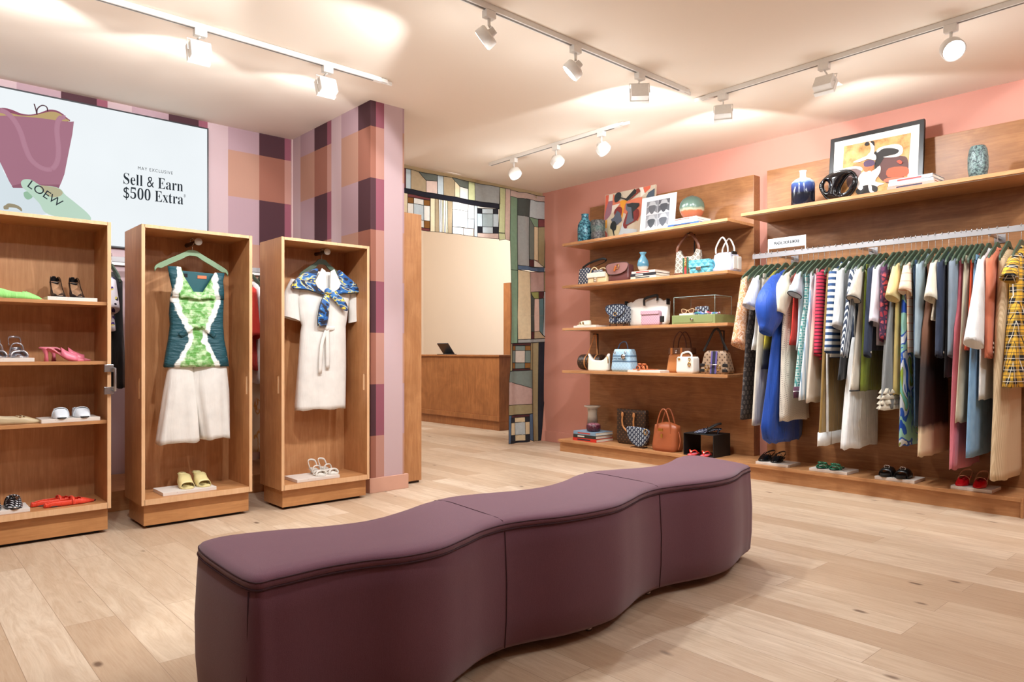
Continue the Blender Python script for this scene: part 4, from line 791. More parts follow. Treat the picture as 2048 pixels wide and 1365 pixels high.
m_ = MB(); m_.box(Xp(365, 550), .008, Z(556), Xp(376, 550), .0115, Z(549)); part(t, 'neck_label', m_, TRIM); m_ = MB(); m_.box(Xp(396, 552), .008, Z(557), Xp(414, 552), .0115, Z(551)); part(t, 'size_tag', m_, P('orange_tag', (226, 120, 80), .7))
for zz_ in (598, 655):
    for sg in (-1, 1):
        m_ = MB(); m_.tube(smooth_path([(0.005, -.062, Z(zz_)), (sg * .03, -.066, Z(zz_) + .008), (sg * .075, -.058, Z(zz_) + (.018 if zz_ < 600 else -.03)), (sg * .11, -.045, Z(zz_) + (.01 if zz_ < 600 else -.06))], 4), [.006 + .012 * min(1, i / 6) for i in range(13)], 8, flat=.5); part(t, 'gathered_pleat', m_, MATS['tiedye'])
    m_ = MB(); m_.ball((0.005, -.060, Z(zz_)), .014, 10, sz=(1, .7, .8)); part(t, 'knot', m_, MATS['tiedye'])
t = thing('culottes', 'wide pleated white culottes under the tie-dye top', 'culottes', (pa.x - .012, zc, pa.z), 0)
for a, b in (((338, 384), (310, 398)), ((384, 452), (401, 457))):
    m_ = MB(); rows = [(Z(725), Xp(a[0], 725), Xp(a[1], 725), .035), (Z(780), Xp(a[0] - 10 * (a[0] < 350), 780), Xp(a[1] + 4, 780), .05), (Z(882 if a[0] < 350 else 879), Xp(b[0], 876), Xp(b[1], 876), .07)]
    gbody(m_, interp(rows, .03), .05, .16, 4, a[0] * .1, 36); part(t, 'leg_panel', m_, WT)
m_ = MB(); m_.box(Xp(342, 720), -.03, Z(724), Xp(450, 720), .03, Z(712)); part(t, 'waistband', m_, WT, bevel=.004)
# case B
pb = atY(653.5, 504, 4.86); peg(CB, pb.x - 2.068, pb.z, 4.855 - 4.68, .358)
t = thing('hanger', 'dark green hanger holding the white belted dress in the right case', 'hanger', (pb.x - .02, 4.90, pb.z + .012), 0, 'green hangers in the open cases'); hanger_into(t, .18, .06)
yb = 4.885; Z = lambda py: atY(650, py, yb).z - pb.z; Xp = lambda px, py=600: atY(px, py, yb).x - (pb.x - .018)
t = thing('shirt_dress', 'white short-sleeved belted shirt dress with a silk scarf knotted on it', 'dress', (pb.x - .018, yb, pb.z), 0)
rows = [(Z(545), Xp(628), Xp(662), .03), (Z(556), Xp(606), Xp(684), .04), (Z(570), Xp(590), Xp(704), .05), (Z(600), Xp(594), Xp(697), .055), (Z(640), Xp(600), Xp(692), .055), (Z(652), Xp(604), Xp(690), .05), (Z(665), Xp(602), Xp(690), .052), (Z(720), Xp(598), Xp(690), .055), (Z(818), Xp(590), Xp(689), .062)]
part(t, 'body', flatcloth(rows, .05, fold=.05, k=6), WT)
for sg, pts, w_ in ((-1, [(594, 566), (582, 600), (582, 640)], .048), (1, [(700, 566), (710, 600), (713, 640)], .048)):
    P_ = [(Xp(x), 0, Z(z)) for x, z in pts]; m_ = MB()
    m_.loft([[(p_[0] + r * math.cos(j * PI / 9), r * .75 * math.sin(j * PI / 9), p_[2] + sg * .28 * r * math.cos(j * PI / 9)) for j in range(18)] for p_, r in zip(smooth_path(P_, 5), [.045 + .0022 * i for i in range(11)])], cap=(1, 0)); s_ = part(t, 'sleeve', m_, WT)
for sg in (-1, 1):
    m_ = MB(); m_.prism([(sg * .012, Z(592)), (sg * .020, Z(545)), (sg * .05, Z(540)), (sg * .105, Z(568)), (sg * .085, Z(578))], -.086, -.076, 1); part(t, 'collar', m_, WT, bevel=.003)
m_ = MB(); m_.tube([(.055 * 1.9 * math.cos(j * PI / 14) + .0, .062 * math.sin(j * PI / 14), Z(657) + .004 * math.cos(j * PI / 7)) for j in range(28)], .016, 8, flat=.35, closed=True, up=(0, 0, 1)); part(t, 'belt', m_, WT)
for dx, l, r in ((.002, 752, .016), (-.045, 762, .014)):
    m_ = MB(); m_.tube(smooth_path([(0, -.068, Z(657)), (dx, -.072, Z(690)), (dx * 1.3, -.070, Z(l - 15))], 4), r, 8, flat=.25, up=(1, 0, 0)); part(t, 'belt_tail', m_, WT)
m_ = MB(); m_.ball((-.005, -.070, Z(657)), .02, 12, sz=(1, .6, 1)); part(t, 'belt_knot', m_, WT)
n = N('silk_scarf'); v = n.co(); f = n.noise(n.mp(v, (1, 1, 1.6)), 9., 2., .5, 1.4); c_ = n.ramp(f, [(.2, (20, 26, 44)), (.38, (18, 24, 40)), (.42, (22, 84, 150)), (.50, (36, 112, 176)), (.53, (150, 176, 196)), (.56, (222, 200, 66)), (.60, (26, 70, 130)), (.66, (18, 24, 40))], True); n.out(c_, .35, Sheen_Weight=.3); SILK = n.m
t = thing('scarf', 'blue, black and yellow silk scarf knotted over the white dress', 'scarf', (pb.x - .018, yb, pb.z), 0)
for sg in (-1, 1):
    outl = [(628, 541), (600, 552), (579, 571), (577, 583), (606, 584), (640, 592), (642, 581), (622, 566)] if sg < 0 else [(668, 541), (684, 551), (702, 566), (708, 583), (680, 587), (650, 592), (648, 581), (670, 568)]
    outl = [(Xp(x, y), Z(y)) for x, y in outl]
    q_ = smooth_path([(x, 0, z) for x, z in outl], 4, True); m_ = MB(); m_.prism([(p_.x, p_.z) for p_ in q_], -.078, -.045, 1, 0, True); w2 = part(t, 'shoulder_fold', m_, SILK, bevel=.006)
    m_ = MB(); m_.tube([(p_[0], -.075, p_[1]) for p_ in outl[2:6]], .005, 6); part(w2, 'dark_border', m_, TRIM)
m_ = MB(); m_.ball((Xp(645), -.088, Z(585)), .028, 12, sz=(1.1, .8, .9)); part(t, 'knot', m_, SILK)
for P_, r in (([(Xp(644), -.084, Z(588)), (Xp(638), -.088, Z(615)), (Xp(633), -.086, Z(654))], [.014, .022, .030, .036, .040, .044, .045, .042, .034]), ([(Xp(648), -.084, Z(586)), (Xp(666), -.088, Z(600)), (Xp(684), -.086, Z(621))], [.014, .022, .028, .032, .034, .034, .030, .022, .008])):
    q_ = smooth_path(P_, 4); m_ = MB(); m_.tube(q_, r, 10, flat=.28, up=(1, 0, 0)); tl_ = part(t, 'tail', m_, SILK); m_ = MB(); m_.tube([q_[i] + Vector((-r[i] * .95, -.002, 0)) for i in range(9)], .003, 5); part(tl_, 'dark_border', m_, TRIM)

# clothes on the wall rail, seen in the gaps
def wallgarment(name, lb, cat, X, mats, z0, zb, w_=.2, sl=None, layers=None, yc=5.93):
    t = thing(name, lb, cat, (X, yc, 1.80), PI / 2, 'clothes on the rail behind the cases')
    m_ = MB(); gbody(m_, interp([(-.11, -.05, .05, .02), (-.14, -.14, .14, .03), (-.19, -w_, w_, .04), (-.4, -w_ * .9, w_ * .9, .045), (zb - 1.8, -w_ * 1.2, w_ * 1.1, .05)]), .04, .2, 6, X * 9); part(t, 'body', m_, mats)
    if sl:
        for sg in (-1, 1): m_ = MB(); sleeve(m_, sg * (w_ - .01), -.19, sl, .05, .06, .08, sg, 0, ph=X); part(t, 'sleeve', m_, mats)
    h = thing('hanger', 'green hanger on the wall rail holding the ' + ' '.join(lb.split()[:5]), 'hanger', (X, yc, 1.80 + .022), PI / 2, 'green hangers on the wall rail'); hanger_into(h, w_ + .01)
    return t
n = N('cloth_violetprint'); v = n.co(); f = n.voro(v, 18.); n.out(n.mix(n.math('LESS_THAN', f, .28), (232, 230, 240), n.ramp(n.noise(v, 5.), [(.45, (80, 60, 140)), (.5, (226, 214, 120)), (.6, (40, 40, 60))], True)), .8)
n = N('cloth_ochreblot'); v = n.co(); f = n.noise(v, 7., 3.); n.out(n.ramp(f, [(.5, (228, 218, 190)), (.56, (208, 150, 52)), (.62, (232, 222, 196))]), .8)
wallgarment('blouse', 'white blouse with violet and yellow flecks on the wall rail', 'blouse', 1.24, MATS['cloth_violetprint'], 0, 1.25, .24, .22)
wallgarment('dress', 'ruffled ivory dress on the wall rail behind the cases', 'dress', 1.16, M_['cream'], 0, .62, .23)
wallgarment('dress', 'long black dress on the wall rail next to the ivory one', 'dress', 1.30, M_['black'], 0, .84, .24)
wallgarment('dress', 'red sleeved dress on the wall rail between the two open cases', 'dress', 2.28, M_['red'], 0, .95, .2, .4)
wallgarment('skirt', 'white satin skirt on the wall rail between the two open cases', 'skirt', 2.36, M_['white'], 0, .84, .21)
wallgarment('dress', 'long ivory dress with ochre blotches on the wall rail', 'dress', 2.44, MATS['cloth_ochreblot'], 0, .25, .2)
# ================================================================== SHOES
def slab(lb, loc, rz, w_, d_, h=.022, grp='pale stone shoe slabs'):
    t = tag(MB().box(-w_ / 2, 0, 0, w_ / 2, d_, h).build('stone_riser', STONE, bevel=.0015), lb, 'shoe riser', grp); t.location = loc; t.rotation_euler = (0, 0, rz); return t
n = N('travertine'); v = n.co(); f = n.voro(v, 60.); n.out(n.mix(n.math('LESS_THAN', n.math('ADD', f, n.math('MULTIPLY', n.noise(v, 20.), .5)), .32), (222, 212, 202), (176, 156, 142)), .5); STONE = n.m
def sole_outline(L, wb, wh, pt=.0, n_=40):
    """toe at -y, heel at +y; half widths ball wb, heel wh; pt sharpens the toe"""
    o_ = []
    for i in range(n_):
        a = 2 * PI * i / n_; c_ = math.cos(a); s_ = math.sin(a); y = s_ * L / 2; f = (s_ + 1) / 2          # f 0 toe, 1 heel
        w_ = wb + (wh - wb) * max(0, min(1, (f - .3) / .6)) - .18 * wb * math.exp(-((f - .55) / .16) ** 2)
        e_ = abs(c_) ** (1.0 if s_ > 0 else (.75 + pt)); o_.append((math.copysign(w_ * e_, c_), y))
    return o_
def shoe(t, L=.25, heel=0., kind='flat', m=None, msole=None, min_=None, side=1, dx=0, pt=.2, wb=.044, wh=.03, mid='sole', top=.055, ang=0., dy=0., strapm=None, heelup=.014):
    """adds one shoe as parts of pair t: sole (tilted by heel), insole, upper or straps, heel"""
    R_ = Matrix.Translation((dx, dy, 0)) @ Matrix.Rotation(ang, 4, 'Z'); msole = msole or m; min_ = min_ or m
    def zf(y):                           # height of the footbed, toe to heel
        f = max(0, min(1, (y / L + .5 - .28) / .55)); return heel * (f * f * (3 - 2 * f))
    o_ = sole_outline(L, wb, wh, pt); th = .008
    grp_ = bpy.data.objects.new('shoe', None); C.objects.link(grp_); grp_.parent = t; grp_.matrix_local = R_; u = grp_
    rows = [(p[0] * .94, p[1] * .97, zf(p[1])) for p in o_], [(p[0], p[1], zf(p[1]) + th * .5) for p in o_], [(p[0] * .97, p[1] * .99, zf(p[1]) + th) for p in o_]
    part(u, mid, MB().loft(rows, cap=(1, 1)), msole)
    part(u, 'insole', MB().loft([[(p[0] * .9, p[1] * .96, zf(p[1]) + th + .0005) for p in o_], [(p[0] * .86, p[1] * .94, zf(p[1]) + th + .0025) for p in o_]]), min_)
    if heel > .02:
        m_ = MB(); hb = [(.014, .0), (.010, heel * .5), (.02, heel * .95), (wh * .9, heel + .004)]
        if kind in ('block',): hb = [(.02, 0), (.022, heel * .5), (wh * .9, heel)]
        m_.loft([[(r * math.cos(j * PI / 8), L / 2 - wh * 1.05 + r * .9 * math.sin(j * PI / 8) - (.006 if z < heel * .6 else 0), z) for j in range(16)] for r, z in hb]); part(u, 'heel', m_, msole)
    def arch(y, h, wd, lift=0., r=None, mm=None, nm='strap', flat=.25, tw=0., ext=1.02):
        """a band over the foot at y, h high, wd wide"""
        w_ = ext * max(abs(p[0]) for p in o_ if abs(p[1] - y) < L * .06); z0 = zf(y) + th * .4 + lift
        pts = [(-w_, y - tw, z0), (-w_ * .98, y - tw, z0 + h * .4), (-w_ * .7, y - tw * .6, z0 + h * .85), (0, y, z0 + h), (w_ * .7, y + tw * .6, z0 + h * .85), (w_ * .98, y + tw, z0 + h * .4), (w_, y + tw, z0)]
        m_ = MB(); m_.tube(smooth_path(pts, 4), wd / 2, 8, flat=flat * .02 / max(wd, .01) if wd > .02 else .6, up=(0, 1, 0)); return part(u, nm, m_, mm or m)
    if kind in ('flat', 'pump', 'loafer', 'mary', 'mule_closed', 'slingback'):
        # closed vamp, optionally with quarters to the heel
        full = kind in ('flat', 'loafer', 'mary', 'pump')
        rings = []; ny = 15; y1 = L * (.46 if full else .02)
        for i in range(ny + 1):
            y = -L * .485 + (y1 + L * .485) * i / ny; f = (y / L + .5); w_ = max(.004, max([abs(p[0]) for p in o_ if abs(p[1] - y) < L * .035] or [.004])) * 1.02
            if i == 0: w_ *= .35
            hgt = top * (min(1, (f / .42)) ** .75 if f < .42 else 1.0 - .0 * f) + (heelup * max(0, (f - .55) / .45) if full else 0); opening = 0 if f < (.40 if kind == 'loafer' else .30) else min(.80, (f - (.40 if kind == 'loafer' else .30)) * 5)
            if full and f > .82: hgt *= 1 - .35 * ((f - .82) / .14) ** 2
            z0 = zf(y) + .002; rg = []
            for j in range(15):
                a = PI * j / 14; c_ = math.cos(a); s_ = math.sin(a)
                lowcut = s_ if opening == 0 else min(s_, 1 - opening * .45 if full else .9)
                rg.append((w_ * math.copysign(abs(c_) ** .55, c_) * (1 if s_ < .8 or opening == 0 else 1), y, z0 + hgt * abs(s_) ** .8))
            rings.append((rg, opening))
        vs = []; m_ = MB()
        for rg, _ in rings: vs += rg
        fs = []
        for i in range(ny):
            for j in range(14):
                op = rings[i + 1][1]; mid_j = abs(j - 6.5) / 7
                if op > 0 and mid_j < op * .78: continue
                fs.append((i * 15 + j, i * 15 + j + 1, (i + 1) * 15 + j + 1, (i + 1) * 15 + j))
        m_.add(vs, fs, 0, True)
        if full:
            last = rings[-1][0]; bk = [(p[0] * .72, L * .498, zf(L / 2) + (p[2] - zf(L / 2)) * .9) for p in last]; m_.loft([last, bk], sm=True, cap=(0, 1), closed=False)
        part(u, 'upper', m_, m, solid=.002)
        if full and min_ is not m:
            m2 = MB(); m2.add([(x * .93, y, z_ - .0035) for x, y, z_ in vs], fs, 0, True); part(u, 'lining', m2, min_)
        if kind in ('mary',): arch(-L * .02, top * 1.02, .014, mm=strapm or m)
        if kind == 'loafer':
            arch(-L * .13, top * .93, .030, mm=m, nm='saddle_strap', ext=1.04)
        if kind == 'slingback':
            m_ = MB(); w_ = wh * 1.0; m_.tube(smooth_path([(-w_ * 1.25, -L * .02, zf(0) + top * .5), (-w_, L * .30, zf(L * .3) + .045), (0, L * .48, zf(L * .5) + .055), (w_, L * .30, zf(L * .3) + .045), (w_ * 1.25, -L * .02, zf(0) + top * .5)], 5), .006, 8, flat=.4, up=(0, 0, 1)); part(u, 'heel_strap', m_, strapm or m)
            arch(-L * .02, top, .008, mm=strapm or m)
    if kind == 'slide':      # one broad open-toe band
        w_ = wb * 1.03; m_ = MB(); rr = []
        for i, (y, h) in enumerate(((-L * .34, top * .72), (-L * .24, top * .88), (-L * .10, top), (0.02 * L, top * 1.02))):
            rr.append([(w_ * (1.0 if i else .94) * math.copysign(abs(math.cos(PI * j / 14)) ** .6, math.cos(PI * j / 14)), y, zf(y) + .003 + h * math.sin(PI * j / 14) ** .8) for j in range(15)])
        m_.loft(rr, closed=False, cap=(0, 0)); part(u, 'band', m_, m, solid=.003)
    if kind == 'cross': 
        arch(-L * .22, top * .75, .02, tw=.018); arch(-L * .2, top * .80, .02, tw=-.018); arch(L * .02, top * 1.25, .014)
        m_ = MB(); m_.tube(smooth_path([(-wh, L * .25, zf(L * .25) + .02), (-wh * .9, L * .38, zf(L * .4) + .06), (0, L * .46, zf(L * .5) + .068), (wh * .9, L * .38, zf(L * .4) + .06), (wh, L * .25, zf(L * .25) + .02)], 4), .007, 8, flat=.4, up=(0, 0, 1)); part(u, 'heel_strap', m_, m)
    if kind == 'bow':
        arch(-L * .24, top * .7, .018); arch(-L * .10, top * .9, .018)
        for sg in (-1, 1): m_ = MB(); m_.ball((sg * .020, -L * .17, zf(0) + top * 1.0 + .006), .017, 10, sz=(1.2, .8, .55)); part(u, 'bow_loop', m_, m)
        m_ = MB(); m_.ball((0, -L * .17, zf(0) + top * 1.0 + .008), .009, 8); part(u, 'bow_knot', m_, m)
    if kind == 'thong':
        m_ = MB(); m_.tube(smooth_path([(0, -L * .34, .008), (0, -L * .31, .03), (-wb * .6, -L * .16, top), (-wb * 1.02, L * .02, .01)], 4), .006, 8, flat=.7); m_.tube(smooth_path([(0, -L * .31, .03), (wb * .6, -L * .16, top), (wb * 1.02, L * .02, .01)], 4), .006, 8, flat=.7); part(u, 'thong_strap', m_, m)
        m_ = MB(); m_.ball((0, -L * .30, .034), .009, 8); part(u, 'bead', m_, P('pearl', (232, 220, 206), .2))
    return u
def pair(lb, loc, rz, gap=.095, spread=0., group=None, name='shoe_pair', stag=0., **k):
    """two shoes that stand together, each its own thing"""
    out = []; 
    for i, sg in enumerate((-1, 1)):
        o_ = thing(k.get('nm', 'shoe'), lb[i] if isinstance(lb, (tuple, list)) else lb, 'shoe', (loc[0] + math.cos(rz) * sg * gap / 2 - math.sin(rz) * stag * sg, loc[1] + math.sin(rz) * sg * gap / 2 + math.cos(rz) * stag * sg, loc[2]), rz + sg * spread, group)
        kk = {a: v for a, v in k.items() if a != 'nm'}; kk['dx'] = 0; sh = shoe(o_, **kk)
        for ch in list(sh.children): ch.parent = o_
        bpy.data.objects.remove(sh); out.append(o_)
    return out
LE = lambda nme, c, r=.4: P('leather_' + nme, c, r, gs=90., grain=.1)
TANI = LE('insole_tan', (206, 160, 122), .6); LSOLE = P('sole_black', (24, 22, 22), .5)
SC0 = dict(S=4.82)
# --- on the shoe case (shelf tops 1.401, 1.043, .685, base .187)
def onS(px, z, y): r_ = ray(px, 700); return (r_.x * y / r_.y, y, z)
slab('white stone slab under the black pumps on the top shelf of the shoe case', onS(146, 1.401, 4.86), 0, .255, .17)
pair(('black cap-toe pump, left one of the top shelf pair', 'black cap-toe pump, right one of the top shelf pair'), (onS(133, 1.423, 4.985)), 0, gap=.098, group='black cap-toe pumps', nm='pump', kind='pump', L=.22, heel=.095, m=LE('black', (22, 20, 22), .35), min_=TANI, wb=.042, wh=.034, top=.034, heelup=.035)
LIME = cloth('lime_mesh', (150, 222, 120), rough=.6, weave=200.); pair(('pointed lime green mesh flat lying sideways on the top shelf', 'second lime green mesh flat behind the first on the top shelf'), (onS(26, 1.401, 4.93)), PI / 2 + .1, gap=.085, group='lime mesh flats', nm='flat_shoe', kind='flat', L=.28, m=LIME, min_=LIME, pt=.9, wb=.040, wh=.030, top=.055, heelup=.05, msole=TANI)
slab('white stone slab under the silver sandals', onS(18, 1.043, 4.86), 0, .24, .17)
SIL = P('silver_leather', (206, 206, 212), .18, .85); pair(('silver strappy sandal cut by the left edge of the picture', 'silver strappy sandal on the second shelf'), (onS(13, 1.065, 4.965)), .05, gap=.100, group='silver sandals', nm='sandal', kind='cross', L=.22, heel=.055, m=SIL, min_=SIL, top=.048)
PKL = LE('pink', (226, 120, 140), .35); pair(('pink open-toe heeled mule, rear one of its pair', 'pink open-toe heeled mule, front one of its pair'), (onS(131, 1.043, 4.965)), PI / 2 - .12, gap=-.085, stag=.02, group='pink mules', nm='mule', kind='slide', L=.23, heel=.075, m=PKL, min_=LE('pink_insole', (232, 168, 160), .5), top=.05, pt=.6)
slab('white stone slab under the white loafers', onS(143, .685, 4.85), 0, .30, .20)
pair(('white penny loafer, left one of its pair', 'white penny loafer, right one of its pair'), (onS(140, .707, 4.955)), 0, gap=.105, spread=.06, group='white penny loafers', nm='loafer', kind='loafer', L=.235, m=LE('white', (226, 232, 238), .3), min_=LE('grey_in', (170, 176, 178)), msole=LSOLE, pt=.1, wb=.045, wh=.034, top=.062)
GLD = P('studded_mesh', (196, 176, 140), .4, gs=140.); pair(('beige studded pointed flat, front one on the third shelf', 'beige studded pointed flat, rear one on the third shelf'), (onS(24, .685, 4.965)), PI / 2 + .05, gap=.09, group='beige studded flats', nm='flat_shoe', kind='flat', L=.29, m=GLD, min_=TANI, pt=.8, wb=.042, wh=.03, top=.052, heelup=.03, msole=TANI)
slab('white stone slab under the studded black shoe on the bottom board', onS(9, .187, 4.85), 0, .24, .19)
STU = lattice('black_studs', (22, 22, 26), (224, 226, 230), .014, .3, .42, .3); pair(('black shoe with silver studs cut by the picture edge', 'black strapped shoe with rows of silver studs'), (onS(4, .209, 4.955)), 0, gap=.10, group='studded black shoes', nm='strap_shoe', kind='mary', L=.23, m=STU, min_=TANI, msole=LSOLE, pt=.1, top=.062, wb=.046)
REDM = cloth('red_mesh', (226, 62, 30), rough=.55, weave=260.); pair(('red buckled flat, front one on the bottom board', 'red buckled flat, rear one on the bottom board'), (onS(128, .187, 4.955)), PI / 2 + .16, gap=-.085, stag=-.02, group='red buckled flats', nm='flat_shoe', kind='mary', L=.28, m=REDM, min_=REDM, msole=LSOLE, pt=.5, wb=.045, wh=.032, top=.044, heelup=.0)
# --- in the display cases
def flo(px, y, z): r_ = ray(px, 700); return (r_.x * y / r_.y, y, z)
slab('pale stone slab under the yellow mules in the middle case', flo(381, 4.79, .187), 0, .33, .22)
YM = LE('butter', (226, 210, 150), .4); pair(('pale yellow square-toe mule, left one of its pair', 'pale yellow square-toe mule, right one of its pair'), (flo(385, 4.92, .209)), 0, gap=.100, spread=.05, group='pale yellow mules', nm='mule', kind='slide', L=.22, heel=.075, m=YM, min_=YM, top=.052, pt=-.3)
slab('pale stone slab under the white sandals in the right case', flo(638, 4.71, .177), 0, .33, .22)
WS = LE('chalk', (220, 214, 204), .5); pair(('white looped strap sandal, left one of its pair', 'white looped strap sandal, right one of its pair'), (flo(645, 4.83, .199)), .1, gap=.095, spread=.08, group='white strap sandals', nm='sandal', kind='cross', L=.22, heel=.03, m=WS, min_=WS, top=.04)
# --- on the plinth under the rail, all facing the aisle
def onR(px, X, z): r_ = ray(px, 700); return (X, X * r_.y / r_.x, z)
RZR = -PI / 2
def rslab(lb, p0, p1, z, d_=.22, X=5.635): a, b = onR(p0, X, z), onR(p1, X, z); return slab(lb, (X, (a[1] + b[1]) / 2, z), RZR, abs(a[1] - b[1]), d_)
BP = LE('black_patent', (14, 14, 16), .12)
rslab('pale stone slab under the black bow shoes at the left end below the rail', 1511, 1576, .135); pair(('glossy black strapped shoe, left one below the blue dress', 'glossy black strapped shoe, right one below the blue dress'), onR(1546, 5.76, .157), RZR, gap=.105, spread=.06, group='glossy black strapped shoes', nm='strap_shoe', kind='slingback', L=.23, heel=.02, m=BP, min_=BP, top=.062, wb=.046)
rslab('pale stone slab under the green sandals', 1618, 1694, .135); GS_ = lattice('green_sequin', (22, 120, 88), (196, 220, 200), .012, .25, .3, .2); pair(('green glittering braided sandal, left one of its pair', 'green glittering braided sandal, right one of its pair'), onR(1662, 5.745, .157), RZR, gap=.105, group='green glitter sandals', nm='sandal', kind='bow', L=.22, m=GS_, min_=GS_, top=.036, msole=LSOLE)
rslab('pale stone slab under the black slides with white monogram', 1749, 1829, .135); bs = pair(('chunky black slide with white monogram, left one', 'chunky black slide with white monogram, right one'), onR(1794, 5.745, .157), RZR, gap=.112, group='black monogram slides', nm='slide', kind='slide', L=.24, m=LE('black_quilt', (18, 18, 20), .3), min_=LSOLE, msole=LSOLE, top=.066, wb=.048)
for o_ in bs:
    lg = MB()
    for sg in (-1, 1): lg.tube([(sg * .007 + .012 * math.cos(a) * 1.0, -.045 + .0, .072 + .010 * math.sin(a)) for a in [(.7 + k * .28) + (0 if sg > 0 else 0) for k in range(18)]] if sg < 0 else [(sg * .007 - .012 * math.cos(.7 + k * .28), -.045, .072 + .010 * math.sin(.7 + k * .28)) for k in range(18)], .0014, 5)
    part(o_, 'monogram', lg, P('chalk_white', (230, 228, 222), .5)).rotation_euler = (0, 0, 0)
    m_ = MB(); 
    m_.loft([[(p[0] * 1.02, p[1] * 1.01, z) for p in sole_outline(.24, .048, .036, .1)] for z in (-.0, .012, .024)]); fs_ = part(o_, 'platform_sole', m_, LSOLE, bevel=.003)
rslab('pale stone slab under the red slingbacks', 1901, 1984, .135); pair(('red pointed slingback, left one under the pink dress', 'red pointed slingback, right one under the pink dress'), onR(1945, 5.75, .157), RZR, gap=.105, spread=.04, group='red slingbacks', nm='slingback', kind='slingback', L=.23, heel=.04, m=LE('red', (196, 14, 26), .3), min_=LE('red_in', (180, 30, 34)), strapm=LE('clear_strap', (206, 150, 120), .2), top=.048, pt=.7)
# --- shelves of the left unit
rslab('pale stone slab under the slip-on sandals on the third shelf', 1147, 1192, 1.358, .24, 5.60)
STR = LE('tan_straw', (222, 190, 150), .6); pair(('cream and tan slip-on sandal, left one on the third shelf', 'cream and tan slip-on sandal, right one on the third shelf'), onR(1176, 5.72, 1.38), RZR - .5, gap=.095, group='cream slip-on sandals', nm='sandal', kind='slide', L=.22, m=LE('cream_band', (236, 224, 200), .4), min_=STR, top=.055)
rslab('pale stone slab under the orange sandals on the fourth shelf', 1255, 1320, .897, .24, 5.60)
pair(('orange braided sandal, left one on the fourth shelf', 'orange braided sandal, right one on the fourth shelf'), onR(1291, 5.72, .919), RZR - .5, gap=.11, group='orange braided sandals', nm='sandal', kind='bow', L=.23, m=LE('rust', (196, 104, 54), .4), min_=LE('rust_in', (150, 74, 40)), top=.05)
# black open box with shoes
X0 = 5.63; a, b = onR(1367, X0, 0), onR(1427, X0, 0)
t = thing('box_riser', 'black open display box standing on the plinth below the lowest shelf', 'display box', (X0, (a[1] + b[1]) / 2, .135), RZR); w_ = abs(a[1] - b[1]); hh = atX(1367, 867, X0).z - .135
m_ = MB(); m_.box(-w_ / 2, 0, 0, -w_ / 2 + .006, .28, hh); m_.box(w_ / 2 - .006, 0, 0, w_ / 2, .28, hh); m_.box(-w_ / 2, 0, 0, w_ / 2, .28, .006); part(t, 'sides', m_, BLACK, bevel=.001)
part(t, 'top_board', MB().box(-w_ / 2, 0, hh, w_ / 2, .28, hh + .006), BLACK, bevel=.001)
SQ = lattice('dark_sequin', (40, 44, 66), (196, 202, 220), .011, .2, .35, .5); pair(('sequinned pointed slingback, front one on the black box', 'sequinned pointed slingback, rear one on the black box'), (X0 + .13, (a[1] + b[1]) / 2 - .02, .135 + hh + .007), RZR - 1.0, gap=-.075, group='sequinned slingbacks', nm='slingback', kind='slingback', L=.25, heel=.035, m=SQ, min_=LSOLE, strapm=LE('black', (22, 20, 22)), top=.042, pt=.9, wb=.04, wh=.028)
pair(('red thong sandal, left one inside the black box', 'red thong sandal, right one inside the black box'), (X0 + .05, (a[1] + b[1]) / 2 + .01, .142), RZR + .15, gap=.125, group='red thong sandals', nm='sandal', kind='thong', L=.21, m=LE('coralred', (226, 60, 40), .3), min_=LE('coralpink', (232, 112, 124), .5), top=.045)
# ================================================================== BAGS
GOLD = P('gold_metal', (212, 172, 92), .22, 1.); SILM = P('silver_metal', (200, 200, 204), .2, 1.)
def box3(px0, px1, pyt, X, zb):
    """(Y centre, width, height) of an upright thing whose front stands at X"""
    a, b = onR(px0, X, 0), onR(px1, X, 0); zt = atX((px0 + px1) / 2, pyt, X).z; return (a[1] + b[1]) / 2, abs(a[1] - b[1]), zt - zb
def body(w0, w1, h, d0, d1, cr=.0, n_=32, sq=.28, k=9, belly=0., ztop=None):
    """soft box: width w0 at the bottom, w1 at the top; front at y=0"""
    rings = []
    for i in range(k + 1):
        f = i / k; e = 1 - (1 - min(1, f / .12)) ** 2 * .12 if f < .12 else 1; e *= 1 - ((f - .88) / .12) ** 2 * cr if f > .88 else 1
        a = (w0 + (w1 - w0) * f) / 2 * e + belly * math.sin(PI * f); b = (d0 + (d1 - d0) * f) / 2 * e; z = h * f
        rings.append([(a * math.copysign(abs(math.cos(2 * PI * (j + .5) / n_)) ** sq, math.cos(2 * PI * (j + .5) / n_)), d0 / 2 + b * math.copysign(abs(math.sin(2 * PI * (j + .5) / n_)) ** sq, math.sin(2 * PI * (j + .5) / n_)), (z + (ztop(a * math.cos(2 * PI * (j + .5) / n_)) * f ** 3 if ztop else 0))) for j in range(n_)])
    m_ = MB().loft(rings, cap=(1, 0)); h2 = n_ // 2; b0_ = k * n_
    m_.f += [(b0_ + j, b0_ + j + 1, b0_ + n_ - 2 - j, b0_ + n_ - 1 - j) for j in range(h2 - 1)]; m_.m += [0] * (h2 - 1); m_.s += [True] * (h2 - 1); return m_
def handle(pts, r, flat=None, up=None): return MB().tube(smooth_path(pts, 6), r, 8, flat=flat, up=up)
def bag(name, lb, px0, px1, pyt, X, zb, rz=RZR, grp=None):
    yc, w_, h = box3(px0, px1, pyt, X, zb); return thing(name, lb, 'handbag', (X, yc, zb), rz, grp), w_, h
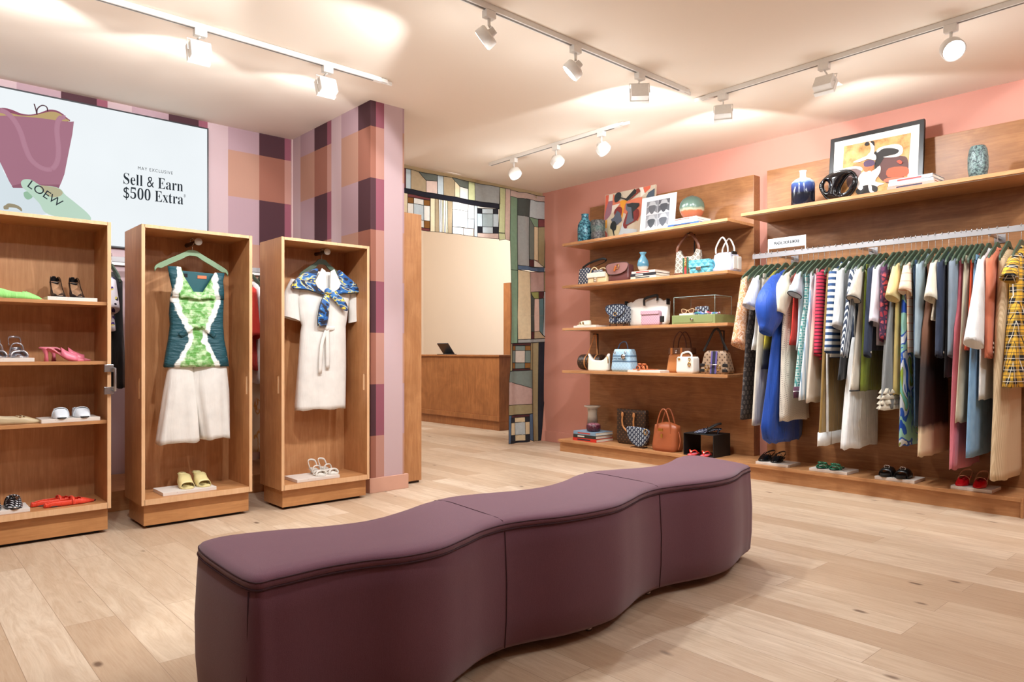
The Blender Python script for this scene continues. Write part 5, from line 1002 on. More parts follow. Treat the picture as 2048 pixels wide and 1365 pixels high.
def standhook(lb, X, Y, zb, h, reach=.06):
    t = thing('bag_stand', lb, 'bag stand', (X, Y, zb), RZR, 'black wire bag stands'); part(t, 'base', MB().box(-.05, -.04, 0, .05, .05, .004), BLACK, bevel=.001); part(t, 'post', MB().box(-.005, .0, .004, .005, .01, h), BLACK); part(t, 'arm', MB().box(-.005, -reach, h - .008, .005, .01, h), BLACK)
OBL = jacquard('navy_oblique', (36, 46, 68), (176, 186, 192), .030, .042, .45); MONO = lattice('brown_monogram', (52, 34, 24), (112, 78, 44), .034, .45, .32, PI / 4); GG1 = lattice('beige_check', (172, 162, 148), (104, 94, 84), .040, .5, .62, PI / 4, (160, 150, 136)); GG2 = lattice('brown_check', (156, 130, 104), (84, 60, 44), .036, .5, .4, PI / 4)
# shelf 2 (1.82)
z = 1.82
t, w_, h = bag('handbag', 'small navy diamond-print bucket bag with black strap, leftmost on the second shelf', 1154, 1176, 532, 5.66, z); part(t, 'body', body(w_, w_ * .85, h * .95, .12, .08, .8), lattice('navy_diamond', (60, 74, 98), (222, 222, 216), .03, .5, .5)); part(t, 'strap', handle([(-w_ * .1, .02, h * .9), (w_ * .5, .03, h * 1.12), (w_ * 1.5, .05, h * 1.28), (w_ * 1.6, .08, h * 1.15), (w_ * .5, .10, h * .95)], .012, .3), BLACK)
t, w_, h = bag('handbag', 'cream leather flap bag with knotted printed scarf on the second shelf', 1173, 1211, 546, 5.62, z); CRM = LE('cream', (236, 212, 164), .35); part(t, 'body', body(w_, w_ * .94, h, .10, .07, .3), CRM)
part(t, 'flap', MB().box(-w_ * .47, -.006, h * .55, w_ * .47, .02, h * 1.04), LE('ivory', (238, 232, 218), .3), bevel=.006); part(t, 'strap_tab', MB().box(-.016, -.012, .01, .016, -.003, h * .72), LE('ivory', (0, 0, 0)), bevel=.003)
m_ = MB(); m_.tube([(-.02, -.014, h * .18), (.02, -.014, h * .18), (.02, -.014, h * .52), (-.02, -.014, h * .52)], .003, 6, closed=True); m_.tube([(-.02, -.014, h * .35), (.02, -.014, h * .35)], .003, 6); part(t, 'buckle', m_, GOLD)
for i_, (a_, b_) in enumerate(((-w_ * .42, 0.0), (w_ * .05, w_ * .45))): part(t, 'handle', handle([(a_, .04, h), (a_ + .01, .04, h * 1.35), ((a_ + b_) / 2, .04, h * (1.6 - .15 * i_)), (b_ - .01, .04, h * 1.3), (b_, .04, h)], .006), CRM)
m_ = MB()
for a_ in (-.03, .01, .04): m_.ball((a_, .03, h * 1.14), .026, 10, sz=(1.2, .8, .8))
part(t, 'scarf_knot', m_, jacquard('scarf_dots', (60, 66, 84), (232, 230, 226), .014, .018, .9))
t, w_, h = bag('handbag', 'burgundy brown saddle flap bag with tan toggle on the second shelf', 1214, 1256, 527, 5.66, z); BUR = LE('burgundy', (104, 60, 58), .3); part(t, 'body', body(w_, w_ * .9, h, .13, .10, .4), BUR)
m_ = MB(); q_ = smooth_path([(-w_ * .46, 0, h), (w_ * .46, 0, h), (w_ * .45, 0, h * .62), (w_ * .15, 0, h * .42), (-w_ * .2, 0, h * .40), (-w_ * .45, 0, h * .5)], 4, True); m_.prism([(p_.x, p_.z) for p_ in q_], -.008, .004, 1); part(t, 'flap', m_, LE('mauve_brown', (150, 108, 104), .25), bevel=.002)
m_ = MB(); m_.tube([(p_.x, -.009, p_.z) for p_ in q_], .0035, 6, closed=True); part(t, 'flap_edge', m_, LE('dark_edge', (60, 34, 30)))
part(t, 'toggle', handle([(-.03, -.016, h * .58), (-.005, -.018, h * .86)], .011), LE('tan', (196, 112, 56), .3)); m_ = MB(); m_.tube([(.012 + .02 * math.cos(a * PI / 8), -.013, h * .80 + .024 * math.sin(a * PI / 8)) for a in range(16)], .003, 6, closed=True); part(t, 'ring', m_, GOLD)
def books(lbs, px0, px1, X, zb, specs, d_=.24):
    """stack of books, spine towards the aisle; specs: (thickness, cover, width factor)"""
    a, b = onR(px0, X, 0), onR(px1, X, 0); W_ = abs(a[1] - b[1]); yc = (a[1] + b[1]) / 2; z_ = zb; ROT = [0, .04, -.03, .05]
    for i, ((th, cv, wf), lb) in enumerate(zip(specs, lbs)):
        t = thing('book', lb, 'book', (X, yc, z_), RZR + ROT[i] * .6); c_ = P('book_cover_%d_%d_%d' % cv, cv, .4); w_ = W_ * wf
        m_ = MB(); m_.box(-w_ / 2, 0, 0, w_ / 2, d_, .003); m_.box(-w_ / 2, 0, th - .003, w_ / 2, d_, th); m_.box(-w_ / 2, 0, .003, w_ / 2, .004, th - .003); part(t, 'cover', m_, c_, bevel=.0006)
        part(t, 'pages', MB().box(-w_ / 2 + .003, .004, .003, w_ / 2 - .004, d_ - .004, th - .003), P('paper', (228, 222, 206), .8))
        part(t, 'title_band', MB().box(-w_ * .3, -.0006, th * .3, w_ * (.0 if i % 2 else .25), .0, th * .7), P('book_title_%d' % (i % 3), ((40, 44, 60), (226, 222, 210), (190, 70, 60))[i % 3], .6)); z_ += th
    return (X, yc, z_), W_
(tx, ty, tz), W_ = books(('cream book at the bottom of the stack under the blue vase', 'black and white book in the middle of the stack under the blue vase', 'pale pink-spined book on top of the stack under the blue vase'), 1261, 1312, 5.60, z, ((.026, (228, 214, 190), 1.), (.028, (44, 44, 50), .98), (.024, (222, 200, 190), .94)))
def vase(lb, prof, m, loc, nm='vase', n_=32, mats=None, mif=None): t = tag(MB().lathe(prof, n_, mif=mif).build(nm, mats or m), lb, 'vase'); t.location = loc; return t
def glaze(name, stops, rough=.25, spk=None, zs=1., zo=0., bump=.0, sc2=40.):
    n = N(name); v = n.co(); z_ = n.math('ADD', n.math('MULTIPLY', n.sep(v)[2], zs), zo); f = n.math('ADD', z_, n.math('MULTIPLY', n.math('SUBTRACT', n.noise(v, 22., 4.), .5), .12)); c_ = n.ramp(f, stops)
    if spk: c_ = n.mix(n.ramp(n.noise(v, sc2, 4., .7), [(.45, 0.), (.58, 1.)]), c_, spk)
    return n.out(c_, rough, 0, bump=n.noise(v, sc2, 4.) if bump else None, bs=bump or .1, bd=.01)
vp = (tx + .11, onR(1286, 5.71, 0)[1], tz); hv = atX(1286, 505, 5.71).z - tz
vase('small sky blue stoneware vase standing on a book stack', [(r * hv / .19, z_ * hv / .19) for r, z_ in ((.025, 0), (.045, .03), (.056, .07), (.048, .11), (.026, .145), (.020, .165), (.034, .185), (.034, .19), (.016, .183), (.014, .1))], glaze('sky_glaze', [(.0, (214, 196, 170)), (.22, (206, 200, 186)), (.3, (84, 134, 156)), (1, (104, 152, 170))], .25, zs=5.), vp)
t, w_, h = bag('handbag', 'beige checked shoulder bag with red and green centre stripe and brown strap', 1346, 1398, 505, 5.72, z); m_ = body(w_, w_ * .9, h * .9, .10, .05, .3, ztop=lambda x: abs(x) * .8 - .02); part(t, 'body', m_, GG1); BRL = LE('brown', (110, 62, 38), .4)
part(t, 'base_trim', body(w_ * 1.02, w_ * 1.02, h * .16, .104, .104, 0), BRL); part(t, 'green_stripe', MB().box(-.032, -.006, .004, .032, -.001, h * .78), P('web_green', (36, 84, 60), .7), bevel=.002); part(t, 'red_stripe', MB().box(-.012, -.008, .004, .012, -.005, h * .78), P('web_red', (186, 44, 40), .7), bevel=.001)
m_ = MB(); [m_.ball((.0, -.012, h * (.42 + .06 * i)), .011, 8, sz=(1, .5, 1)) for i in range(6)]; part(t, 'chain_ornament', m_, GOLD)
zt = atX(1374, 466, 5.74).z - z; part(t, 'strap', handle([(-w_ * .40, .04, h * .95), (-w_ * .42, .04, h * 1.25), (-w_ * .12, .05, zt * .95), (0, .06, zt), (w_ * .15, .05, zt * .94), (w_ * .38, .04, h * 1.3), (w_ * .40, .04, h * 1.0)], .015, .22, up=(1, 0, .01)), BRL)
standhook('black metal stand carrying the strap of the beige checked shoulder bag', 5.86, t.location.y, z, zt + .0, .11)
t, w_, h = bag('handbag', 'small quilted turquoise bag with metal plate before the checked bag', 1377, 1420, 520, 5.60, z)
n = N('quilted_teal'); v = n.co(); xs = n.sep(v); q_ = n.sep(n.mp(n.comb(xs[0], xs[2]), (1 / .045, 1 / .045, 1), (0, 0, PI / 4))); a_ = n.math('ABSOLUTE', n.math('SUBTRACT', n.math('FRACT', q_[0]), .5)); b_ = n.math('ABSOLUTE', n.math('SUBTRACT', n.math('FRACT', q_[1]), .5)); mx = n.math('MAXIMUM', a_, b_)
n.out((96, 178, 198), .3, 0, bump=n.math('SUBTRACT', .5, mx), bs=1., bd=.02); part(t, 'body', body(w_, w_ * .96, h, .10, .08, .2), n.m); part(t, 'flap', MB().box(-w_ * .48, -.008, h * .45, w_ * .48, .03, h * 1.02), n.m, bevel=.006); part(t, 'plate', MB().box(-.028, -.014, h * .22, .028, -.007, h * .5), SILM, bevel=.004)
part(t, 'side_strap', handle([(w_ * .5, .05, h * .2), (w_ * .56, .05, h * .6), (w_ * .46, .05, h * .98)], .008, .4), P('teal_strap', (66, 140, 160), .4))
t, w_, h = bag('handbag', 'structured silvery white handbag with two tall rounded handles', 1420, 1460, 504, 5.64, z); LIL = LE('silver_lilac', (200, 202, 220), .25); part(t, 'body', body(w_ * 1.05, w_ * .8, h, .22, .16, .3), LIL); part(t, 'side_gusset', MB().box(w_ * .44, .05, .02, w_ * .535, .19, h * .8), LE('bone', (214, 206, 196), .4), bevel=.01)
zt = atX(1440, 475, 5.66).z - z
for y_ in (.04, .15): part(t, 'handle', handle([(-w_ * .32, y_, h * .96), (-w_ * .30, y_, h * 1.3), (0, y_, zt), (w_ * .24, y_, h * 1.35), (w_ * .28, y_, h * .96)], .0075), LE('bone', (0, 0, 0)))
part(t, 'luggage_tag', MB().box(w_ * .5, .02, h * .85, w_ * .56, .1, h * 1.0), BLACK, bevel=.004); part(t, 'tag_strap', MB().box(w_ * .56, .10, .02, w_ * .60, .14, h * .72), LE('bone', (0, 0, 0)), bevel=.004)
# shelf 3 (1.358)
z = 1.358
t, w_, h = bag('handbag', 'rounded navy patterned flap bag on little legs, third shelf', 1214, 1250, 611, 5.63, z + .03); part(t, 'body', body(w_ * .92, w_, h, .13, .10, .5, sq=.4), OBL)
m_ = MB(); q_ = smooth_path([(-w_ * .47, 0, h * 1.0), (w_ * .47, 0, h * 1.0), (w_ * .46, 0, h * .6), (0, 0, h * .34), (-w_ * .46, 0, h * .6)], 5, True); m_.prism([(p_.x, p_.z) for p_ in q_], -.009, .004, 1); part(t, 'flap', m_, OBL, bevel=.002); m_ = MB(); m_.tube([(p_.x, -.010, p_.z) for p_ in q_], .0035, 6, closed=True); part(t, 'flap_piping', m_, P('navy_leather', (34, 44, 66), .4))
m_ = MB(); m_.tube([(.018 * math.cos(a * PI / 8), -.014, h * .52 + .018 * math.sin(a * PI / 8)) for a in range(16)], .0035, 6, closed=True); part(t, 'clasp', m_, GOLD); part(t, 'buckle_tab', MB().box(-.009, -.014, h * .05, .009, -.004, h * .34), P('navy_leather', (0, 0, 0)), bevel=.002)
s_ = thing('bag_stand', 'low black wire stand under the navy patterned saddle bag', 'bag stand', (5.63, t.location.y, z), RZR, 'black wire bag stands')
for x in (-w_ * .38, w_ * .38):
    for y_ in (.01, .11): part(s_, 'leg', MB().box(x - .003, y_, 0, x + .003, y_ + .006, .03), BLACK)
t, w_, h = bag('tote_bag', 'large cream tote with black trim lying tilted behind the pink wallet bag', 1249, 1334, 600, 5.74, z); part(t, 'body', body(w_ * .9, w_, h, .10, .04, .2, ztop=lambda x: .02 * math.cos(x * 20)), LE('cream_white', (226, 218, 208), .35)); part(t, 'handle', handle([(-w_ * .02, .0, h * .78), (-w_ * .0, -.01, h * 1.02), (w_ * .12, .0, h * 1.1), (w_ * .25, .02, h * 1.14), (w_ * .28, .0, h * .95)], .014, .5), BLACK)
for sg in (-1, 1): part(t, 'corner_trim', MB().box(sg * w_ * .49 - .005, .0, h * .78, sg * w_ * .49 + .005, .05, h * 1.0), BLACK, bevel=.002)
t, w_, h = bag('handbag', 'small pink embossed flap bag with black clip in front of the cream tote', 1281, 1318, 622, 5.60, z); PKE = lattice('pink_emboss', (204, 168, 180), (186, 146, 160), .02, .35, .7); part(t, 'body', body(w_, w_ * .98, h, .06, .05, .1, sq=.18), PKE); part(t, 'flap', MB().box(-w_ * .49, -.006, h * .75, w_ * .49, .01, h * 1.01), PKE, bevel=.003); part(t, 'clip', MB().box(w_ * .5, .01, h * .2, w_ * .5 + .035, .04, h * .62), BLACK, bevel=.006)
# glass display box with green drawer
X0 = 5.62; yc, w_, h = box3(1342, 1431, 630, X0, z); w_ *= .97
t = thing('drawer_box', 'green drawer box with a clear acrylic cover on the third shelf', 'display box', (X0, yc, z), RZR); GRN = P('sage_paint', (132, 144, 92), .5)
part(t, 'body', MB().box(-w_ / 2, .003, 0, w_ / 2, .34, h), GRN, bevel=.002); part(t, 'drawer_front', MB().box(-w_ / 2 + .025, 0, .012, w_ / 2 - .025, .006, h - .004), P('sage_paint', (0, 0, 0)), bevel=.002); m_ = MB(); m_.tube([(0, 0, h / 2), (0, -.022, h / 2)], [.006, .013], 14); kn = part(t, 'knob', m_, SILM); kn.parent = [o_ for o_ in t.children if o_.name.startswith('drawer_front')][0]
n = N('clear_acrylic'); n.out((235, 245, 240), .03); tr_ = n.n('ShaderNodeBsdfTransparent'); gl_ = n.n('ShaderNodeBsdfGlossy'); gl_.inputs['Roughness'].default_value = .03; ms_ = n.n('ShaderNodeMixShader'); ms_.inputs[0].default_value = .05; n.t.links.new(tr_.outputs[0], ms_.inputs[1]); n.t.links.new(gl_.outputs[0], ms_.inputs[2]); n.t.links.new(ms_.outputs[0], n.t.nodes['Material Output'].inputs[0]); ACR = n.m
hh = atX(1345, 596, X0).z - z - h; cvr = MB()
for b_ in ((-w_ / 2 + .012, .02, h, -w_ / 2 + .015, .30, h + hh), (w_ / 2 - .015, .02, h, w_ / 2 - .012, .30, h + hh), (-w_ / 2 + .015, .02, h, w_ / 2 - .015, .023, h + hh), (-w_ / 2 + .012, .297, h, w_ / 2 - .012, .30, h + hh), (-w_ / 2 + .012, .02, h + hh, w_ / 2 - .012, .30, h + hh + .003)): cvr.box(*b_)
cv_ = part(t, 'acrylic_cover', cvr, ACR); ed_ = MB(); xa, xb, ya, yb_, za, zc_ = -w_ / 2 + .012, w_ / 2 - .012, .02, .30, h, h + hh + .002
for p_ in (((xa, ya, za), (xa, ya, zc_)), ((xb, ya, za), (xb, ya, zc_)), ((xa, yb_, za), (xa, yb_, zc_)), ((xb, yb_, za), (xb, yb_, zc_)), ((xa, ya, zc_), (xb, ya, zc_)), ((xb, ya, zc_), (xb, yb_, zc_)), ((xa, ya, zc_), (xa, yb_, zc_)), ((xa, yb_, zc_), (xb, yb_, zc_))): ed_.tube(p_, .0016, 4)
part(cv_, 'polished_edge', ed_, P('acrylic_edge', (176, 206, 198), .1))
c0 = t.location
def inb(lx, ly, lz): return (c0.x + ly, c0.y - lx, c0.z + lz)
wb_ = tag(body(.14, .14, .085, .03, .03, .1, sq=.2).build('wallet', OBL), 'small dark patterned wallet standing inside the acrylic cover', 'wallet'); wb_.location = inb(-.005, .15, h); wb_.rotation_euler = (0, 0, RZR)
t2 = tag(MB().box(-.075, 0, 0, .075, .06, .018).build('white_block', P('block_white', (232, 230, 226), .5), bevel=.001), 'small white block under the sunglasses in the acrylic cover', 'display block'); t2.location = inb(-.10, .04, h + .0); t2.rotation_euler = (0, 0, RZR)
t = thing('sunglasses', 'peach rimmed sunglasses on a white block inside the acrylic cover', 'sunglasses', inb(-.095, .06, h + .018), RZR); PEA = P('peach_acetate', (224, 184, 140), .3)
for sg in (-1, 1):
    q_ = smooth_path([(sg * .012, 0, .03), (sg * .04, 0, .042), (sg * .066, 0, .040), (sg * .062, 0, .012), (sg * .038, 0, .004), (sg * .016, 0, .012)], 4, True); m_ = MB(); m_.tube(q_, .0035, 6, closed=True); part(t, 'rim', m_, PEA); part(t, 'glass_lens', MB().prism([(p_.x, p_.z) for p_ in q_], -.001, .001, 1), P('brown_lens', (96, 62, 48), .1)); part(t, 'temple', MB().box(sg * .066 - .002, 0, .030, sg * .066 + .002, .09, .036), PEA)
part(t, 'bridge', MB().box(-.014, -.002, .028, .014, .002, .034), PEA)
m_ = MB(); m_.tube(smooth_path([(-.08, .02, 0), (-.03, 0, .012), (.02, .03, .004), (.07, .01, .014), (.12, .04, .002), (.15, .10, .01)], 5), [.012 + .004 * math.sin(i) for i in range(26)], 8, flat=.6); n = N('bright_silk'); v = n.co(); n.out(n.ramp(n.noise(v, 16.), [(.3, (30, 140, 130)), (.42, (90, 120, 200)), (.5, (220, 226, 230)), (.58, (180, 40, 60)), (.66, (120, 90, 180))], True), .4)
t = tag(m_.build('silk_twill', n.m), 'crumpled multicoloured silk scarf inside the acrylic cover', 'scarf'); t.location = inb(.03, .07, h + .008); t.rotation_euler = (0, 0, RZR)
# shelf 4 (.897)
z = .897
t, w_, h = bag('handbag', 'dark monogram barrel bag with tan straps, leftmost on the fourth shelf', 1152, 1196, 703, 5.72, z); m_ = MB(); R0 = .085; m_.loft([[(x, .09 + r * math.cos(a * PI / 12), .09 + r * math.sin(a * PI / 12)) for a in range(24)] for x, r in ((-w_ / 2, R0 * .8), (-w_ / 2 + .01, R0 * .96), (-w_ / 2 + .03, R0), (w_ / 2 - .03, R0), (w_ / 2 - .01, R0 * .96), (w_ / 2, R0 * .8))]); part(t, 'body', m_, MONO)
TAN = LE('vachetta', (202, 138, 82), .4); zt = atX(1183, 668, 5.78).z - z
for x in (-w_ * .14, w_ * .30): m_ = MB(); m_.tube([(x, .09 + (R0 + .002) * math.cos(a * PI / 12), .09 + (R0 + .002) * math.sin(a * PI / 12)) for a in range(24)], .009, 8, flat=.25, closed=True, up=(1, 0, 0)); part(t, 'band', m_, TAN)
part(t, 'strap', handle([(-w_ * .14, .06, .17), (-w_ * .02, .08, zt * .7), (w_ * .1, .10, zt), (w_ * .22, .08, zt * .7), (w_ * .30, .06, .17)], .008, .3, up=(1, 0, 0)), TAN)
standhook('black metal stand carrying the strap of the monogram barrel bag', 5.86, t.location.y - .03, z, zt, .07)
t, w_, h = bag('handbag', 'slouchy white hobo bag with scooped top and gold rings', 1172, 1212, 722, 5.61, z); WHL = LE('milk', (232, 224, 210), .35); part(t, 'body', body(w_ * .96, w_ * 1.02, h, .10, .05, .0, sq=.45, ztop=lambda x: .075 * min(1, abs(x) / (w_ * .46)) ** 1.6), WHL)
for sg in (-1, 1): m_ = MB(); m_.tube(smooth_path([(sg * w_ * .44, .03, h * 1.45), (sg * w_ * .50, .03, h * 1.2), (sg * w_ * .51, .03, h * .8)], 4), .005, 6); part(t, 'chain', m_, GOLD)
t, w_, h = bag('handbag', 'pale blue structured lady bag with dark bands and round charm', 1221, 1259, 699, 5.63, z); LB = lattice('pale_denim', (156, 190, 212), (172, 204, 222), .03, .6, .8); part(t, 'body', body(w_ * 1.05, w_ * .86, h, .15, .11, .1, sq=.2), LB)
for f_ in (.42, .76 - .10): part(t, 'dark_band', body(w_ * (1.055 - .19 * f_) + .002, w_ * (1.055 - .19 * f_) , h * .07, .152 - .04 * f_, .15 - .04 * f_, 0, sq=.2), P('band_blue', (92, 126, 154), .6)); t.children[-1].location = (0, .02 * f_ - .002, h * f_)
text(t, 'lettering', 'CHRISTIAN DIOR', .026, P('ink_navy', (28, 36, 62), .6), frameM((-.01, -.003, h * .545), (1, 0, 0), (0, 0, 1)), sx=.86, offset=.0006)
for sg in (-1, 1): m_ = MB(); m_.tube([(sg * w_ * .28 + .011 * math.cos(a * PI / 8), .0, h * .86 + .011 * math.sin(a * PI / 8)) for a in range(16)], .004, 6, closed=True); part(t, 'ring', m_, SILM)
m_ = MB(); m_.tube([(w_ * .2, -.006, h * .68), (w_ * .2, -.014, h * .68)], .026, 20); part(t, 'charm', m_, SILM); part(t, 'handle', handle([(-w_ * .28, .05, h * .95), (-w_ * .15, .05, h * 1.25), (w_ * .15, .05, h * 1.32), (w_ * .28, .05, h * .95)], .006), P('handle_navy', (52, 66, 88), .4))
t, w_, h = bag('tote_bag', 'caramel leather satchel with brown top and tall dark handles behind the white bag', 1331, 1380, 697, 5.74, z); CAR = LE('caramel', (186, 118, 66), .35); part(t, 'body', body(w_ * 1.05, w_ * .88, h * .78, .16, .12, .1), CAR); m_ = body(w_ * .92, w_ * .92, h * .26, .125, .12, .1); o_ = part(t, 'top_band', m_, LE('dark_canvas', (108, 72, 50), .6)); o_.location = (0, .015, h * .76)
for x in (-w_ * .28, w_ * .12): part(t, 'tab', MB().box(x - .012, .008, h * .74, x + .012, .018, h * 1.02), CAR, bevel=.003)
zt = atX(1356, 664, 5.76).z - z
for y_ in (.04, .12): part(t, 'handle', handle([(-w_ * .28, y_, h), (-w_ * .22, y_, h * 1.4), (w_ * .0, y_, zt), (w_ * .2, y_, h * 1.4), (w_ * .26, y_, h)], .006), LE('cocoa', (92, 50, 30), .4))
m_ = MB(); m_.tube([(-.02, .004, h * .96), (-.02, .004, h * .80)], .012, 8, flat=.3); part(t, 'padlock', m_, SILM)
t, w_, h = bag('handbag', 'small boxy white lady bag with gold charm on the fourth shelf', 1351, 1386, 714, 5.60, z); part(t, 'body', body(w_, w_ * .96, h, .12, .11, .1, sq=.2), LE('pure_white', (234, 230, 222), .35)); part(t, 'handle', handle([(-w_ * .3, .03, h * .97), (-w_ * .2, .03, h * 1.2), (w_ * .15, .03, h * 1.28), (w_ * .32, .03, h * 1.12), (w_ * .3, .03, h * .97)], .009, .6), LE('pure_white', (0, 0, 0)))
for sg in (-1, 1): m_ = MB(); m_.tube([(sg * w_ * .3 + .010 * math.cos(a * PI / 8), -.002, h * .87 + .010 * math.sin(a * PI / 8)) for a in range(16)], .004, 6, closed=True); part(t, 'ring', m_, GOLD)
m_ = MB(); m_.tube([(w_ * .3 + .014 * math.cos(a * PI / 8), -.005, h * .55 + .017 * math.sin(a * PI / 8)) for a in range(16)], .005, 6, closed=True); m_.tube([(w_ * .3, -.005, h * .6), (w_ * .3, -.005, h * .84)], .002, 5); part(t, 'charm', m_, GOLD)
t, w_, h = bag('handbag', 'brown checked bag with purple stripe and black strap, rightmost on fourth shelf', 1397, 1456, 702, 5.64, z); part(t, 'body', body(w_ * 1.02, w_ * .72, h, .14, .08, .2), GG2)
for b0_, b1_, mm in ((-.032, -.014, P('web_purple', (96, 84, 146), .7)), (-.014, .014, P('web_navy', (26, 28, 44), .7)), (.014, .032, P('web_purple', (0, 0, 0)))): m_ = MB(); m_.add([(b0_, -.002, .005), (b1_, -.002, .005), (b1_, .022, h * .98), (b0_, .022, h * .98)], [(0, 1, 2, 3)]); part(t, 'stripe', m_, mm, solid=.004)
m_ = MB(); m_.tube([(-w_ * .2, -.010, h * .40), (w_ * .2, -.010, h * .40)], .004, 6); part(t, 'horsebit', m_, SILM)
for sg in (-1, 1):
    for f_ in (.15, .38): part(t, 'eyelet_tab', MB().box(sg * w_ * .38 - .025, -.004 + f_ * .03, h * f_ - .014, sg * w_ * .38 + .025, .004 + f_ * .03, h * f_ + .014), BLACK, bevel=.005)
    m_ = MB(); m_.tube([(sg * w_ * .2 + .018 * math.cos(a * PI / 8), -.008, h * .28 + .025 * math.sin(a * PI / 8)) for a in range(16)], .004, 6, closed=True); part(t, 'ring', m_, GOLD)
zt = atX(1430, 661, 5.68).z - z; part(t, 'strap', handle([(-w_ * .40, .04, h * .98), (-w_ * .24, .04, h * 1.4), (-.02, .05, zt), (.03, .05, zt), (w_ * .25, .04, h * 1.4), (w_ * .40, .04, h * 1.0)], .012, .3, up=(1, 0, .01)), BLACK)
standhook('black metal stand carrying the strap of the brown checked bag', 5.80, t.location.y - .01, z, zt, .10)
# plinth (.135)
z = .135
(tx, ty, tz), W_ = books(('red book at the bottom of the stack on the plinth', 'dark green book in the middle of the stack on the plinth', 'blue-grey book on top of the stack on the plinth'), 1146, 1192, 5.66, z, ((.034, (206, 50, 38), 1.02), (.036, (40, 46, 42), .96), (.034, (128, 158, 182), .98)), d_=.28)
def dims(px, pt, X, zb): p_ = onR(px, X, 0); return p_[1], atX(px, pt, X).z - zb
y_, hv = dims(1185, 812, 5.86, tz); vase('tall grey-beige vase with a wide flat rim behind the small plum vase', [(r, z_ * hv) for r, z_ in ((.055, 0), (.060, .1), (.056, .4), (.050, .7), (.058, .9), (.094, .97), (.092, 1.0), (.04, .97), (.036, .6))], glaze('grey_drip', [(.0, (90, 72, 62)), (.3, (120, 104, 92)), (.45, (176, 164, 148)), (1, (190, 180, 164))], .3, zs=3.), (5.86, y_, tz))
y_, hv = dims(1187, 847, 5.76, tz); vase('small squat plum vase with pink crackled top on the books', [(r, z_ * hv) for r, z_ in ((.05, 0), (.072, .12), (.078, .45), (.075, .8), (.058, .97), (.045, 1.), (.04, .9))], glaze('plum_crackle', [(.0, (52, 18, 30)), (.42, (60, 20, 34)), (.5, (168, 110, 122)), (1, (186, 130, 138))], .3, spk=(96, 34, 52), zs=6., bump=.6, sc2=70.), (5.76, y_, tz))
t, w_, h = bag('tote_bag', 'tall dark brown monogram tote with tan handles hanging down its front', 1233, 1290, 820, 5.82, z); part(t, 'body', body(w_, w_, h, .07, .06, .0, sq=.12), MONO)
TAN2 = LE('vachetta', (0, 0, 0)); part(t, 'handle', handle([(-w_ * .26, -.006, h * .84), (-w_ * .26, -.016, h * .66), (-w_ * .20, -.018, h * .48), (0, -.02, h * .36), (w_ * .14, -.018, h * .48), (w_ * .14, -.016, h * .66), (w_ * .14, -.006, h * .84)], .009), TAN2)
for x in (-w_ * .26, w_ * .14): m_ = MB(); m_.ball((x, -.012, h * .85), .022, 10, sz=(.8, .4, 1.3)); part(t, 'handle_mount', m_, TAN2)
t, w_, h = bag('handbag', 'small navy patterned half-moon bag standing before the monogram tote', 1254, 1294, 856, 5.66, z + .015); q_ = smooth_path([(-w_ / 2, 0, h), (w_ * .42, 0, h * .94), (w_ / 2, 0, h * .6), (w_ * .3, 0, h * .1), (0, 0, 0), (-w_ * .35, 0, h * .25), (-w_ / 2, 0, h * .65)], 5, True); part(t, 'body', MB().prism([(p_.x, p_.z) for p_ in q_], 0, .05, 1, 0, True), OBL, bevel=.008)
m_ = MB(); m_.tube([(w_ * .44 + .02 * math.cos(a * PI / 8), -.003, h * .82 + .028 * math.sin(a * PI / 8)) for a in range(16)], .004, 6, closed=True); part(t, 'ring', m_, GOLD)
s_ = thing('bag_stand', 'small black wire easel holding the navy half-moon bag', 'bag stand', (5.66, t.location.y, z), RZR, 'black wire bag stands'); m_ = MB(); m_.tube([(-w_ * .3, -.01, .0), (-w_ * .3, .07, .008), (w_ * .3, .07, .008), (w_ * .3, -.01, .0)], .003, 6); m_.tube([(w_ * .3, .065, .01), (w_ * .2, .062, h * .7), (-w_ * .2, .062, h * .7), (-w_ * .3, .065, .01)], .003, 6); part(s_, 'wire_frame', m_, BLACK)
t, w_, h = bag('handbag', 'rounded tan leather bag with tall handles and gold padlock on the plinth', 1299, 1347, 846, 5.64, z); part(t, 'body', body(w_ * 1.05, w_ * .92, h, .20, .10, .75, sq=.5), LE('saddle', (158, 84, 48), .4)); zt = atX(1322, 818, 5.68).z - z
for y_ in (.04, .12): part(t, 'handle', handle([(-w_ * .28, y_, h * .62), (-w_ * .26, y_, h * 1.0), (-w_ * .1, y_, zt * .96), (w_ * .08, y_, zt * .96), (w_ * .24, y_, h * 1.0), (w_ * .28, y_, h * .62)], .007), LE('saddle', (0, 0, 0)))
part(t, 'turn_lock', MB().box(-.035, -.006, h * .70, .02, .004, h * .80), GOLD, bevel=.002); m_ = MB(); m_.box(-.002, -.014, h * .48, .022, -.004, h * .62); part(t, 'padlock', m_, GOLD, bevel=.003)
part(t, 'side_strap', handle([(w_ * .5, .08, h * .7), (w_ * .62, .06, h * .4), (w_ * .60, .04, .03)], .008, .4), LE('saddle', (0, 0, 0)))
